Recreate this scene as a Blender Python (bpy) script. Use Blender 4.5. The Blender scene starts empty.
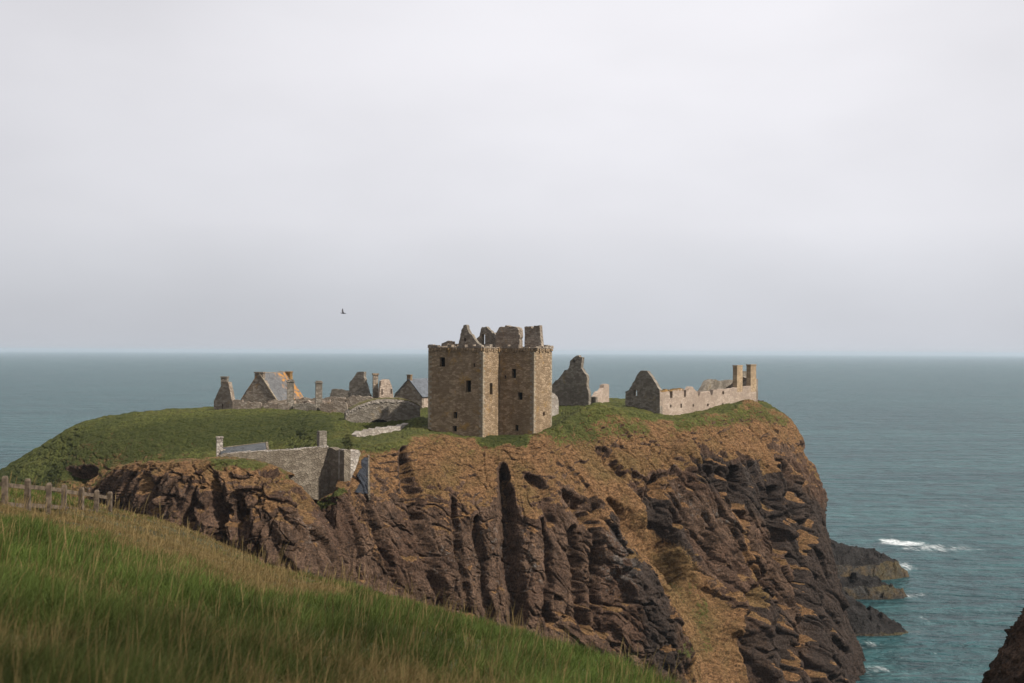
import bpy, math, random
import numpy as np
from mathutils import Vector, Matrix
from mathutils.geometry import tessellate_polygon

random.seed(7)
RNG = np.random.default_rng(11)
sc = bpy.context.scene
COL = sc.collection

# ------------------------------------------------------------------ camera
F = 1100.0
CX, CY = 512.0, 341.5
EYE = Vector((0, 0, 60.0))
PITCH = math.atan(10.2 / F)
ROLL = math.radians(-0.25)
cd = bpy.data.cameras.new('camera')
cam = bpy.data.objects.new('camera', cd)
COL.objects.link(cam)
sc.camera = cam
cd.sensor_width = 36.0
cd.lens = 36.0 * F / 1024.0
cd.clip_start = 0.2
cd.clip_end = 90000
RM = Matrix.Rotation(math.radians(90) + PITCH, 3, 'X') @ Matrix.Rotation(-ROLL, 3, 'Z')
cam.matrix_world = Matrix.Translation(EYE) @ RM.to_4x4()
cd.dof.use_dof = True
cd.dof.focus_distance = 190
cd.dof.aperture_fstop = 2.0
RMn = np.array(RM)


def ray(px, py):
    r = RM @ Vector(((px - CX) / F, -(py - CY) / F, -1.0))
    return r / r.y


def P(px, py, d):
    r = ray(px, py)
    return np.array(EYE + r * d)


def Z(px, z, d):
    """point at plan depth d under picture column px at height z"""
    py = 351.7 + (60 - z) / d * F
    r = ray(px, py)
    return np.array((r.x * d, d, z))


def proj(co):
    """world points (n,3) -> picture px, py (used only to aim the sculpting strokes)"""
    q = (co - np.array(EYE)) @ RMn
    w = np.maximum(-q[:, 2], 1e-3)
    return CX + F * q[:, 0] / w, CY - F * q[:, 1] / w


# ------------------------------------------------------------------ numpy noise
def _h(ix, iy, iz, s):
    h = (ix.astype(np.uint32) * np.uint32(374761393) + iy.astype(np.uint32) * np.uint32(668265263)
         + iz.astype(np.uint32) * np.uint32(2147483647) + np.uint32((s * 974634777) & 0xffffffff))
    h = (h ^ (h >> np.uint32(13))) * np.uint32(1274126177)
    h = (h ^ (h >> np.uint32(16))) * np.uint32(2246822519)
    return h ^ (h >> np.uint32(15))


def _hf(ix, iy, iz, s):
    return _h(ix, iy, iz, s).astype(np.float32) * np.float32(1 / 4294967296.0)


def vnoise(p, seed=0):
    """smooth noise, about -1..1"""
    i = np.floor(p).astype(np.int64)
    f = (p - i).astype(np.float32)
    u = f * f * f * (f * (f * 6 - 15) + 10)
    out = np.zeros(len(p), np.float32)
    for dx in (0, 1):
        wx = u[:, 0] if dx else 1 - u[:, 0]
        for dy in (0, 1):
            wy = u[:, 1] if dy else 1 - u[:, 1]
            for dz in (0, 1):
                wz = u[:, 2] if dz else 1 - u[:, 2]
                h = _h(i[:, 0] + dx, i[:, 1] + dy, i[:, 2] + dz, seed)
                gx = ((h & np.uint32(1023)).astype(np.float32) / 511.5) - 1
                gy = (((h >> np.uint32(10)) & np.uint32(1023)).astype(np.float32) / 511.5) - 1
                gz = (((h >> np.uint32(20)) & np.uint32(1023)).astype(np.float32) / 511.5) - 1
                out += wx * wy * wz * (gx * (f[:, 0] - dx) + gy * (f[:, 1] - dy) + gz * (f[:, 2] - dz))
    return out * 1.3


def fbm(p, oct=4, seed=0, ridged=False):
    out = np.zeros(len(p), np.float32)
    a, tot = 1.0, 0.0
    q = p.copy()
    for k in range(oct):
        n = vnoise(q, seed + k * 17)
        out += a * ((1 - 2 * np.abs(n)) if ridged else n)
        tot += a
        a *= 0.5
        q = q * 2.03 + 11.3
    return out / tot


def facets(p, seed=0, tilt=1.0):
    """broken rock: every Voronoi cell gets its own offset and its own tilted face; also returns the gap to the next cell"""
    i = np.floor(p).astype(np.int64)
    f1 = np.full(len(p), 9e9, np.float32)
    f2 = np.full(len(p), 9e9, np.float32)
    val = np.zeros(len(p), np.float32)
    for dx in (-1, 0, 1):
        for dy in (-1, 0, 1):
            for dz in (-1, 0, 1):
                a, b, c = i[:, 0] + dx, i[:, 1] + dy, i[:, 2] + dz
                ox = a + _hf(a, b, c, seed + 1) - p[:, 0]
                oy = b + _hf(a, b, c, seed + 2) - p[:, 1]
                oz = c + _hf(a, b, c, seed + 3) - p[:, 2]
                d = (ox * ox + oy * oy + oz * oz).astype(np.float32)
                v = (_hf(a, b, c, seed + 4) - .5
                     + tilt * ((_hf(a, b, c, seed + 5) - .5) * ox + (_hf(a, b, c, seed + 6) - .5) * oy
                               + (_hf(a, b, c, seed + 7) - .5) * oz)).astype(np.float32)
                m = d < f1
                f2 = np.where(m, f1, np.minimum(f2, d))
                val = np.where(m, v, val)
                f1 = np.where(m, d, f1)
    return val, np.sqrt(f2) - np.sqrt(f1)


def sstep(a, b, x):
    t = np.clip((x - a) / (b - a), 0, 1)
    return t * t * (3 - 2 * t)


# ------------------------------------------------------------------ scene helpers
def tag(o, label=None, cat=None, group=None, kind=None):
    if label: o['label'] = label
    if cat: o['category'] = cat
    if group: o['group'] = group
    if kind: o['kind'] = kind
    return o


def empty(name, loc, label, cat, group=None):
    o = bpy.data.objects.new(name, None)
    o.location = loc
    COL.objects.link(o)
    return tag(o, label, cat, group)


def link(name, me, mat, parent=None, smooth=False):
    o = bpy.data.objects.new(name, me)
    me.materials.append(mat)
    COL.objects.link(o)
    if parent is not None:
        o.parent = parent
        o.matrix_parent_inverse = Matrix.Translation(-parent.location)
    if smooth:
        me.polygons.foreach_set('use_smooth', np.ones(len(me.polygons), bool))
    return o


def np_mesh(name, co, quads=None, tris=None):
    me = bpy.data.meshes.new(name)
    me.vertices.add(len(co))
    me.vertices.foreach_set('co', np.ascontiguousarray(co, np.float32).ravel())
    idx, starts, n = [], [], 0
    if quads is not None and len(quads):
        idx.append(quads.ravel()); starts.append(np.arange(len(quads)) * 4); n = len(quads) * 4
    if tris is not None and len(tris):
        idx.append(tris.ravel()); starts.append(n + np.arange(len(tris)) * 3)
    idx = np.concatenate(idx).astype(np.int32)
    starts = np.concatenate(starts).astype(np.int32)
    me.loops.add(len(idx)); me.loops.foreach_set('vertex_index', idx)
    me.polygons.add(len(starts)); me.polygons.foreach_set('loop_start', starts)
    me.update(calc_edges=True)
    return me


def fattr(me, name, v):
    a = me.attributes.new(name, 'FLOAT', 'POINT')
    a.data.foreach_set('value', np.ascontiguousarray(v, np.float32))


class MB:
    """collects faces with metre UVs into one mesh"""
    def __init__(self):
        self.v, self.f, self.uv = [], [], []

    def face(self, pts, uvs):
        n = len(self.v)
        self.v += [tuple(p) for p in pts]
        self.f.append(tuple(range(n, n + len(pts))))
        self.uv += [tuple(u) for u in uvs]

    def quad(self, a, b, c, d):
        a, b, c, d = (Vector(q) for q in (a, b, c, d))
        w, h = (b - a).length, (d - a).length
        o = (a.x + a.y) % 7.0, a.z
        self.face((a, b, c, d), ((o[0], o[1]), (o[0] + w, o[1]), (o[0] + w, o[1] + h), (o[0], o[1] + h)))

    def box(self, c, dx, w, d, z0, z1, taper=1.0, lean=(0, 0)):
        """upright box centred on plan point c, w along dx, d across"""
        dx = Vector((dx[0], dx[1])).normalized(); dy = Vector((-dx.y, dx.x))
        c = Vector((c[0], c[1]))
        def ring(z, k, o):
            return [Vector((*(c + Vector(o) + dx * sx * w / 2 * k + dy * sy * d / 2 * k), z)) for sx, sy in ((-1, -1), (1, -1), (1, 1), (-1, 1))]
        b, t = ring(z0, 1, (0, 0)), ring(z1, taper, lean)
        for i in range(4):
            j = (i + 1) % 4
            self.quad(b[i], b[j], t[j], t[i])
        self.quad(*t)
        self.quad(*b[::-1])

    def build(self, name, mat, parent=None, smooth=False):
        me = bpy.data.meshes.new(name)
        me.from_pydata(self.v, [], self.f)
        uvl = me.uv_layers.new(name='UVMap')
        for i, u in enumerate(self.uv):
            uvl.data[i].uv = u
        me.update()
        return link(name, me, mat, parent, smooth)


class Plane:
    """a standing wall plane through two plan points; maps picture outlines on to it"""
    def __init__(self, a, b):
        self.a = Vector((a[0], a[1])); d = Vector((b[0] - a[0], b[1] - a[1]))
        self.len = d.length
        self.d = d.normalized()
        self.n = Vector((self.d.y, -self.d.x))
        if self.n.dot(-self.a) < 0: self.n = -self.n

    def sz(self, px, py):
        r = ray(px, py)
        t = self.a.dot(self.n) / (r.x * self.n.x + r.y * self.n.y)
        q = EYE + r * t
        return (Vector((q.x, q.y)) - self.a).dot(self.d), q.z

    def pt(self, s, z, back=0.0):
        q = self.a + self.d * s - self.n * back
        return Vector((q.x, q.y, z))

    def at_px(self, px):
        return self.sz(px, 400)[0]


def plan(px, d):
    return ((px - CX) / F * d, d)


def ragged(pts, amp=0.12, step=0.5, zlow=None):
    """break the edges of an outline into short uneven stones; the bottom edge stays"""
    if amp <= 0: return pts
    zmin = min(p[1] for p in pts) if zlow is None else zlow
    out = []
    n = len(pts)
    for i in range(n):
        a, b = pts[i], pts[(i + 1) % n]
        out.append(a)
        if a[1] <= zmin + .3 and b[1] <= zmin + .3: continue
        L = math.hypot(b[0] - a[0], b[1] - a[1])
        k = int(L / step)
        vert = abs(b[0] - a[0]) < abs(b[1] - a[1]) * .18
        for j in range(1, k):
            t = (j + random.uniform(-.25, .25)) / k
            am = amp * (.35 if vert else 1)
            out.append((a[0] + (b[0] - a[0]) * t + random.uniform(-am, am) * (1 if vert else .6),
                        a[1] + (b[1] - a[1]) * t + random.uniform(-am, am)))
    return out


def slab(mb, pl, outline, holes=(), thick=0.9, uvo=0.0, back=0.0):
    """a standing wall of the given outline (s, z) with real openings and thickness"""
    loops = [[Vector((s, z, 0)) for s, z in outline]] + [[Vector((s, z, 0)) for s, z in h] for h in holes]
    tris = tessellate_polygon(loops)
    flat = [(v.x, v.y) for l in loops for v in l]
    for bk in (back, back + thick):
        for t in tris:
            q = [flat[i] for i in t]
            mb.face([pl.pt(s, z, bk) for s, z in q], [(s + uvo, z) for s, z in q])
    for l in loops:
        for i in range(len(l)):
            a, b = l[i], l[(i + 1) % len(l)]
            mb.face([pl.pt(a.x, a.y, back), pl.pt(b.x, b.y, back), pl.pt(b.x, b.y, back + thick), pl.pt(a.x, a.y, back + thick)],
                    [(uvo + a.x, a.y), (uvo + b.x, b.y), (uvo + b.x + thick * .7, b.y + thick * .7), (uvo + a.x + thick * .7, a.y + thick * .7)])


def rect(pl, px0, py0, px1, py1):
    a = pl.sz(px0, py1); b = pl.sz(px1, py0)
    return [(a[0], a[1]), (b[0], a[1]), (b[0], b[1]), (a[0], b[1])]


def wall(name, pl, pts_px, mat, parent, holes=(), thick=0.9, amp=0.14, step=0.5, drop=2.5, back=0.0):
    """wall from a picture outline; its lowest points go on DROP metres down into the ground"""
    sz = [pl.sz(*p) for p in pts_px]
    zmin = min(z for s, z in sz)
    ylow = max(p[1] for p in pts_px)
    sz = [(s, z - drop) if p[1] > ylow - 9 and (i == 0 or i == len(sz) - 1) else (s, z) for i, ((s, z), p) in enumerate(zip(sz, pts_px))]
    mb = MB()
    slab(mb, pl, ragged(sz, amp, step), [rect(pl, *h) for h in holes], thick, random.uniform(0, 20), back)
    return mb.build(name, mat, parent)


# ------------------------------------------------------------------ materials
class NT:
    def __init__(self, name):
        self.m = bpy.data.materials.new(name); self.m.use_nodes = True
        self.t = self.m.node_tree
        self.b = self.t.nodes['Principled BSDF']
        self.out = self.t.nodes['Material Output']

    def n(self, typ, **kw):
        x = self.t.nodes.new(typ)
        for k, v in kw.items():
            if k.startswith('i_'):
                x.inputs[k[2:].replace('_', ' ')].default_value = v
            else: setattr(x, k, v)
        return x

    def l(self, a, b): self.t.links.new(a, b)

    def mix(self, fac, a, b, blend='MIX'):
        x = self.t.nodes.new('ShaderNodeMix'); x.data_type = 'RGBA'; x.blend_type = blend
        for inp, v in ((x.inputs[0], fac), (x.inputs[6], a), (x.inputs[7], b)):
            if isinstance(v, (int, float)): inp.default_value = v
            elif isinstance(v, tuple): inp.default_value = (*v, 1) if len(v) == 3 else v
            else: self.l(v, inp)
        return x.outputs[2]

    def math(self, op, a, b=0.0, c=0.0, clamp=False):
        x = self.t.nodes.new('ShaderNodeMath'); x.operation = op; x.use_clamp = clamp
        for inp, v in zip(x.inputs, (a, b, c)):
            if isinstance(v, (int, float)): inp.default_value = v
            else: self.l(v, inp)
        return x.outputs[0]

    def ramp(self, fac, a, b, lo=0.0, hi=1.0):
        x = self.t.nodes.new('ShaderNodeMapRange'); x.interpolation_type = 'SMOOTHSTEP'
        self.l(fac, x.inputs[0])
        x.inputs[1].default_value = a; x.inputs[2].default_value = b
        x.inputs[3].default_value = lo; x.inputs[4].default_value = hi
        return x.outputs[0]

    def noise(self, vec, scale, detail=3, rough=.55, dist=0.0):
        x = self.n('ShaderNodeTexNoise'); x.inputs['Scale'].default_value = scale
        x.inputs['Detail'].default_value = detail; x.inputs['Roughness'].default_value = rough
        x.inputs['Distortion'].default_value = dist
        if vec is not None: self.l(vec, x.inputs['Vector'])
        return x.outputs[0]

    def mapping(self, vec, scale):
        x = self.n('ShaderNodeMapping'); x.inputs['Scale'].default_value = scale
        self.l(vec, x.inputs[0]); return x.outputs[0]

    def attr(self, name):
        x = self.n('ShaderNodeAttribute'); x.attribute_name = name; return x

    def bump(self, h, strength, dist, normal=None):
        x = self.n('ShaderNodeBump'); x.inputs['Strength'].default_value = strength; x.inputs['Distance'].default_value = dist
        self.l(h, x.inputs['Height'])
        if normal is not None: self.l(normal, x.inputs['Normal'])
        return x.outputs[0]


def stone_mat(name, base, dark, light, lichen=(.34, .20, .06), lichen_amt=.25, sx=1.7, sy=3.0, rough=.95, moss=0.0):
    """random rubble masonry: coursed stones of uneven tone, mortar, weather stains and lichen"""
    k = NT(name)
    uv = k.n('ShaderNodeUVMap').outputs[0]
    geo = k.n('ShaderNodeNewGeometry').outputs['Position']
    wob = k.n('ShaderNodeVectorMath', operation='SCALE'); k.l(k.n('ShaderNodeTexNoise', i_Scale=.8).outputs[1], wob.inputs[0]); wob.inputs['Scale'].default_value = .5
    vv = k.n('ShaderNodeVectorMath', operation='ADD'); k.l(uv, vv.inputs[0]); k.l(wob.outputs[0], vv.inputs[1])
    m = k.mapping(vv.outputs[0], (sx, sy, 1))
    vo = k.n('ShaderNodeTexVoronoi', voronoi_dimensions='2D', i_Scale=1.0); k.l(m, vo.inputs['Vector'])
    ed = k.n('ShaderNodeTexVoronoi', voronoi_dimensions='2D', feature='DISTANCE_TO_EDGE', i_Scale=1.0); k.l(m, ed.inputs['Vector'])
    sep = k.n('ShaderNodeSeparateColor'); k.l(vo.outputs['Color'], sep.inputs[0])
    c = k.mix(k.ramp(sep.outputs[0], .05, .95), dark, light)
    c = k.mix(.45, c, base)
    c = k.mix(k.ramp(ed.outputs['Distance'], .0, .09, .55, 0.0), c, tuple(x * .45 for x in base))
    big = k.noise(geo, .22, 4, .6)
    c = k.mix(k.ramp(big, .42, .68, 0, .6), c, tuple(x * .62 for x in base))
    st = k.noise(k.mapping(geo, (1, 1, .18)), .9, 3, .6)
    c = k.mix(k.ramp(st, .5, .72, 0, .45), c, dark)
    li = k.noise(geo, .5, 5, .7, .6)
    c = k.mix(k.ramp(li, .6 - .12 * lichen_amt, .74, 0, .75 * min(1, lichen_amt * 2)), c, lichen)
    if moss:
        c = k.mix(k.ramp(k.noise(geo, .33, 4, .6), .55, .7, 0, moss), c, (.07, .085, .03))
    k.l(c, k.b.inputs['Base Color'])
    k.b.inputs['Roughness'].default_value = rough
    k.b.inputs['Specular IOR Level'].default_value = .15
    h = k.math('ADD', k.ramp(ed.outputs['Distance'], 0, .16), k.math('MULTIPLY', k.noise(geo, 5, 3), .6))
    h = k.math('ADD', h, k.math('MULTIPLY', sep.outputs[1], .5))
    k.l(k.bump(h, .9, .09), k.b.inputs['Normal'])
    return k.m


def plain_mat(name, col, rough=.9, var=.35, scale=2.0):
    k = NT(name)
    g = k.n('ShaderNodeNewGeometry').outputs['Position']
    n = k.noise(g, scale, 4, .6)
    c = k.mix(k.ramp(n, .3, .7), tuple(x * (1 - var) for x in col), tuple(min(1, x * (1 + var)) for x in col))
    k.l(c, k.b.inputs['Base Color']); k.b.inputs['Roughness'].default_value = rough
    k.b.inputs['Specular IOR Level'].default_value = .2
    k.l(k.bump(n, .5, .05), k.b.inputs['Normal'])
    return k.m


def slate_mat(name, col, lichen_x=None):
    """slate courses on roof UVs, with orange lichen towards one end where asked"""
    k = NT(name)
    uv = k.n('ShaderNodeUVMap').outputs[0]
    br = k.n('ShaderNodeTexBrick', i_Scale=1.0, i_Mortar_Size=.02, i_Brick_Width=.45, i_Row_Height=.3)
    br.inputs['Color1'].default_value = (*[x * .75 for x in col], 1); br.inputs['Color2'].default_value = (*[x * 1.25 for x in col], 1)
    br.inputs['Mortar'].default_value = (*[x * .4 for x in col], 1)
    k.l(uv, br.inputs['Vector'])
    g = k.n('ShaderNodeNewGeometry').outputs['Position']
    c = k.mix(k.ramp(k.noise(g, .7, 4, .6), .4, .7, 0, .5), br.outputs[0], tuple(x * 1.5 for x in col))
    if lichen_x is not None:
        s = k.n('ShaderNodeSeparateXYZ'); k.l(uv, s.inputs[0])
        f = k.math('ADD', k.ramp(s.outputs[0], lichen_x - 4, lichen_x + 4, -.2, .05), k.math('MULTIPLY', k.noise(g, .7, 6, .7, .8), 1.1))
        c = k.mix(k.ramp(f, .5, .66, 0, .9), c, (.30, .14, .03))
    k.l(c, k.b.inputs['Base Color']); k.b.inputs['Roughness'].default_value = .9
    k.b.inputs['Specular IOR Level'].default_value = .1
    k.l(k.bump(br.outputs[1], -.6, .03), k.b.inputs['Normal'])
    return k.m


def land_mat(name, rockc=(.092, .058, .039), dryc=(.195, .108, .052), greenc=(.062, .068, .018), warm=True):
    """cliff and turf: the vertex attributes dry / green say where turf grows, noise breaks its edges"""
    k = NT(name)
    g = k.n('ShaderNodeNewGeometry').outputs['Position']
    fine = k.noise(g, 1.6, 5, .7)
    mid = k.noise(g, .35, 5, .65)
    big = k.noise(g, .09, 3, .5)
    # rock
    r = k.mix(k.ramp(mid, .3, .7), tuple(x * .5 for x in rockc), tuple(x * 1.6 for x in rockc))
    if warm: r = k.mix(k.ramp(big, .45, .65, 0, .55), r, (.088, .050, .034))
    r = k.mix(k.ramp(k.noise(k.mapping(g, (1, 1, .35)), .8, 4, .7), .55, .7, 0, .55), r, (.032, .024, .021))
    lich = k.noise(g, .9, 6, .75, .3)
    if warm: r = k.mix(k.ramp(k.math('ADD', lich, k.math('MULTIPLY', k.attr('lichen').outputs['Fac'], .16)), .60, .72, 0, .75), r, (.17, .155, .14))
    och = k.noise(k.mapping(g, (1.1, 1.1, .8)), 1.1, 5, .75)
    if warm: r = k.mix(k.ramp(och, .58, .72, 0, .7), r, (.15, .078, .022))
    r = k.mix(k.ramp(k.noise(k.mapping(g, (1, 1, .6)), 2.2, 6, .78), .34, .52, .55, 0), r, (.022, .016, .013))
    r = k.mix(k.ramp(k.math('ADD', k.attr('char').outputs['Fac'], k.math('MULTIPLY', k.math('SUBTRACT', mid, .5), 1.2)), .35, .75, 0, .8), r, (.034, .028, .025)) if warm else r
    grit = k.ramp(k.noise(g, 3.2, 4, .8), .33, .67, 0, 1)
    r = k.mix(1.0, r, k.mix(grit, (.50, .50, .50), (1.5, 1.48, 1.46)), 'MULTIPLY')
    # dry grass
    d = k.mix(k.ramp(fine, .3, .72), tuple(x * .58 for x in dryc), tuple(x * 1.32 for x in dryc))
    d = k.mix(k.ramp(mid, .42, .7, 0, .55), d, (.125, .082, .034))
    d = k.mix(k.ramp(big, .5, .7, 0, .35), d, (.10, .085, .03))
    d = k.mix(k.ramp(k.noise(k.mapping(g, (1, 1, 1.8)), 1.3, 5, .75), .36, .5, .75, 0), d, (.045, .028, .014))
    # green turf
    gr = k.mix(k.ramp(fine, .3, .7), tuple(x * .6 for x in greenc), tuple(x * 1.5 for x in greenc))
    d = k.mix(1.0, d, k.mix(k.ramp(k.noise(k.mapping(g, (1, 1, 1.6)), 2.6, 4, .8), .33, .67), (.6, .58, .56), (1.4, 1.4, 1.38)), 'MULTIPLY')
    gr = k.mix(1.0, gr, k.mix(k.ramp(k.noise(g, 2.2, 4, .8), .33, .67), (.6, .6, .6), (1.4, 1.4, 1.36)), 'MULTIPLY')
    gr = k.mix(k.ramp(mid, .48, .68, 0, .6), gr, (.115, .10, .03))
    gr = k.mix(k.ramp(big, .5, .68, 0, .5), gr, (.034, .043, .013))
    fx = k.math('ADD', k.attr('turf_tone').outputs['Fac'], k.math('MULTIPLY', k.math('SUBTRACT', mid, .5), 1.4))  # stroke value: positive gives darker green turf, negative lighter
    gr = k.mix(k.ramp(fx, .3, .9, 0, .8), gr, k.mix(k.ramp(fine, .3, .7), (.018, .028, .007), (.048, .052, .014)))
    gr = k.mix(k.ramp(fx, -.9, -.3, .75, 0), gr, k.mix(k.ramp(fine, .3, .7), (.062, .072, .018), (.135, .125, .040)))
    nz = k.math('SUBTRACT', k.math('ADD', k.math('MULTIPLY', fine, .6), k.math('MULTIPLY', mid, .4)), .5)
    dry = k.ramp(k.math('ADD', k.attr('dry').outputs['Fac'], k.math('MULTIPLY', nz, 1.1)), .38, .6)
    grn = k.ramp(k.math('ADD', k.attr('green').outputs['Fac'], k.math('MULTIPLY', nz, 2.4)), .36, .64)
    c = k.mix(dry, r, d)
    c = k.mix(grn, c, gr)
    k.l(c, k.b.inputs['Base Color'])
    k.b.inputs['Roughness'].default_value = .95
    k.b.inputs['Specular IOR Level'].default_value = .12
    r2 = None
    h = k.math('ADD', k.noise(g, 1.9, 7, .8), k.math('MULTIPLY', k.noise(g, .8, 4, .7), .8))
    k.l(k.bump(h, 1.0, .75), k.b.inputs['Normal'])
    return k.m


M = {}
M['keep'] = stone_mat('keep_stone', (0.241, 0.170, 0.103), (0.118, 0.081, 0.050), (0.353, 0.263, 0.177), (0.296, 0.170, 0.045), .55, 1.5, 2.9)
M['keep_pale'] = stone_mat('dressed_stone', (0.272, 0.224, 0.160), (0.192, 0.152, 0.104), (0.336, 0.288, 0.224), lichen_amt=.1, sx=1.2, sy=1.6)
M['pink'] = stone_mat('pink_stone', (0.344, 0.268, 0.212), (0.232, 0.176, 0.136), (0.416, 0.344, 0.284), (0.288, 0.184, 0.080), .15, 1.6, 2.8)
M['grey'] = stone_mat('grey_stone', (0.182, 0.156, 0.125), (0.088, 0.075, 0.060), (0.281, 0.250, 0.208), (0.260, 0.177, 0.062), .25, 1.6, 2.9)
M['mixed'] = stone_mat('mixed_stone', (0.211, 0.167, 0.128), (0.106, 0.084, 0.066), (0.334, 0.290, 0.238), (0.264, 0.150, 0.048), .35, 1.5, 2.6)
M['rubble'] = stone_mat('pale_rubble', (0.288, 0.252, 0.216), (0.160, 0.136, 0.112), (0.400, 0.368, 0.328), lichen_amt=.12, sx=1.5, sy=2.0)
M['gate'] = stone_mat('gate_stone', (0.150, 0.122, 0.090), (0.083, 0.067, 0.051), (0.224, 0.192, 0.150), (0.154, 0.109, 0.045), .15, 2.0, 2.8)
M['tan'] = stone_mat('tan_stone', (.33, .24, .15), (.2, .14, .09), (.42, .32, .21), (.36, .22, .08), .4, 1.6, 2.8)
M['lichen_stone'] = stone_mat('lichen_stone', (.22, .14, .06), (.12, .08, .05), (.33, .2, .07), (.36, .18, .04), 1.0, 1.6, 2.8)
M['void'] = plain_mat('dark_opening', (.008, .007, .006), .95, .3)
M['slate'] = slate_mat('slate_roof', (.088, .088, .09), 6.5)
M['slate_blue'] = slate_mat('slate_roof_blue', (.085, .093, .105))
M['slate_dark'] = slate_mat('slate_roof_dark', (.055, .058, .062))
M['wood'] = plain_mat('weathered_wood', (.082, .062, .044), .85, .5, 6)
M['land'] = land_mat('cliff_land')
M['turf'] = plain_mat('turf', (.075, .065, .024), .95, .5, 1.2)
M['bird'] = plain_mat('bird_feathers', (.03, .03, .035), .7, .2)
M['netting'] = plain_mat('slate_netting', (.017, .019, .024), .9, .35, 1.5)

# ------------------------------------------------------------------ land surfaces
def cr(ctrl, ns):
    """chord-length spline along axis 0 with ns[i] samples per interval"""
    S = len(ctrl)
    h = np.linalg.norm(np.diff(ctrl, axis=0), axis=-1, keepdims=True) + 1e-3
    sl_ = np.diff(ctrl, axis=0) / h
    m = np.empty_like(ctrl)
    m[1:-1] = (sl_[:-1] * h[1:] + sl_[1:] * h[:-1]) / (h[1:] + h[:-1])
    m[0] = sl_[0]; m[-1] = sl_[-1]
    out = []
    for i in range(S - 1):
        t = np.linspace(0, 1, ns[i], endpoint=(i == S - 2)).reshape((-1,) + (1,) * (ctrl.ndim - 1))
        h00 = 2 * t**3 - 3 * t**2 + 1; h10 = t**3 - 2 * t**2 + t; h01 = -2 * t**3 + 3 * t**2; h11 = t**3 - t**2
        out.append(h00 * ctrl[i] + h10 * m[i] * h[i] + h01 * ctrl[i + 1] + h11 * m[i + 1] * h[i])
    return np.concatenate(out, 0)


def lin(ctrl, ns):
    S = len(ctrl); out = []
    for i in range(S - 1):
        t = np.linspace(0, 1, ns[i], endpoint=(i == S - 2)).reshape((-1,) + (1,) * (ctrl.ndim - 1))
        out.append(ctrl[i] * (1 - t) + ctrl[i + 1] * t)
    return np.concatenate(out, 0)


def grid_normals(G):
    du = np.gradient(G, axis=0); dv = np.gradient(G, axis=1)
    n = np.cross(du, dv)
    n /= np.linalg.norm(n, axis=2, keepdims=True) + 1e-9
    return n


def blur(A, k):
    """box blur of a grid, k cells each way"""
    for ax in (0, 1):
        pad = [(k, k) if a == ax else (0, 0) for a in range(A.ndim)]
        c = np.cumsum(np.pad(A, pad, mode='edge'), axis=ax)
        c = np.concatenate([np.zeros_like(np.take(c, [0], ax)), c], ax)
        n = A.shape[ax]
        A = (np.take(c, np.arange(2 * k + 1, 2 * k + 1 + n), ax) - np.take(c, np.arange(n), ax)) / (2 * k + 1)
    return A


def stroke(px, py, pts):
    """0..1 closeness to a polyline of (px, py, width)"""
    best = np.zeros(len(px), np.float32)
    for (x0, y0, w0), (x1, y1, w1) in zip(pts[:-1], pts[1:]):
        dx, dy = x1 - x0, y1 - y0
        t = np.clip(((px - x0) * dx + (py - y0) * dy) / (dx * dx + dy * dy + 1e-6), 0, 1)
        d = np.hypot(px - x0 - t * dx, py - y0 - t * dy)
        w = w0 + (w1 - w0) * t
        best = np.maximum(best, 1 - sstep(.15, 1.0, d / w))
    return best


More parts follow.
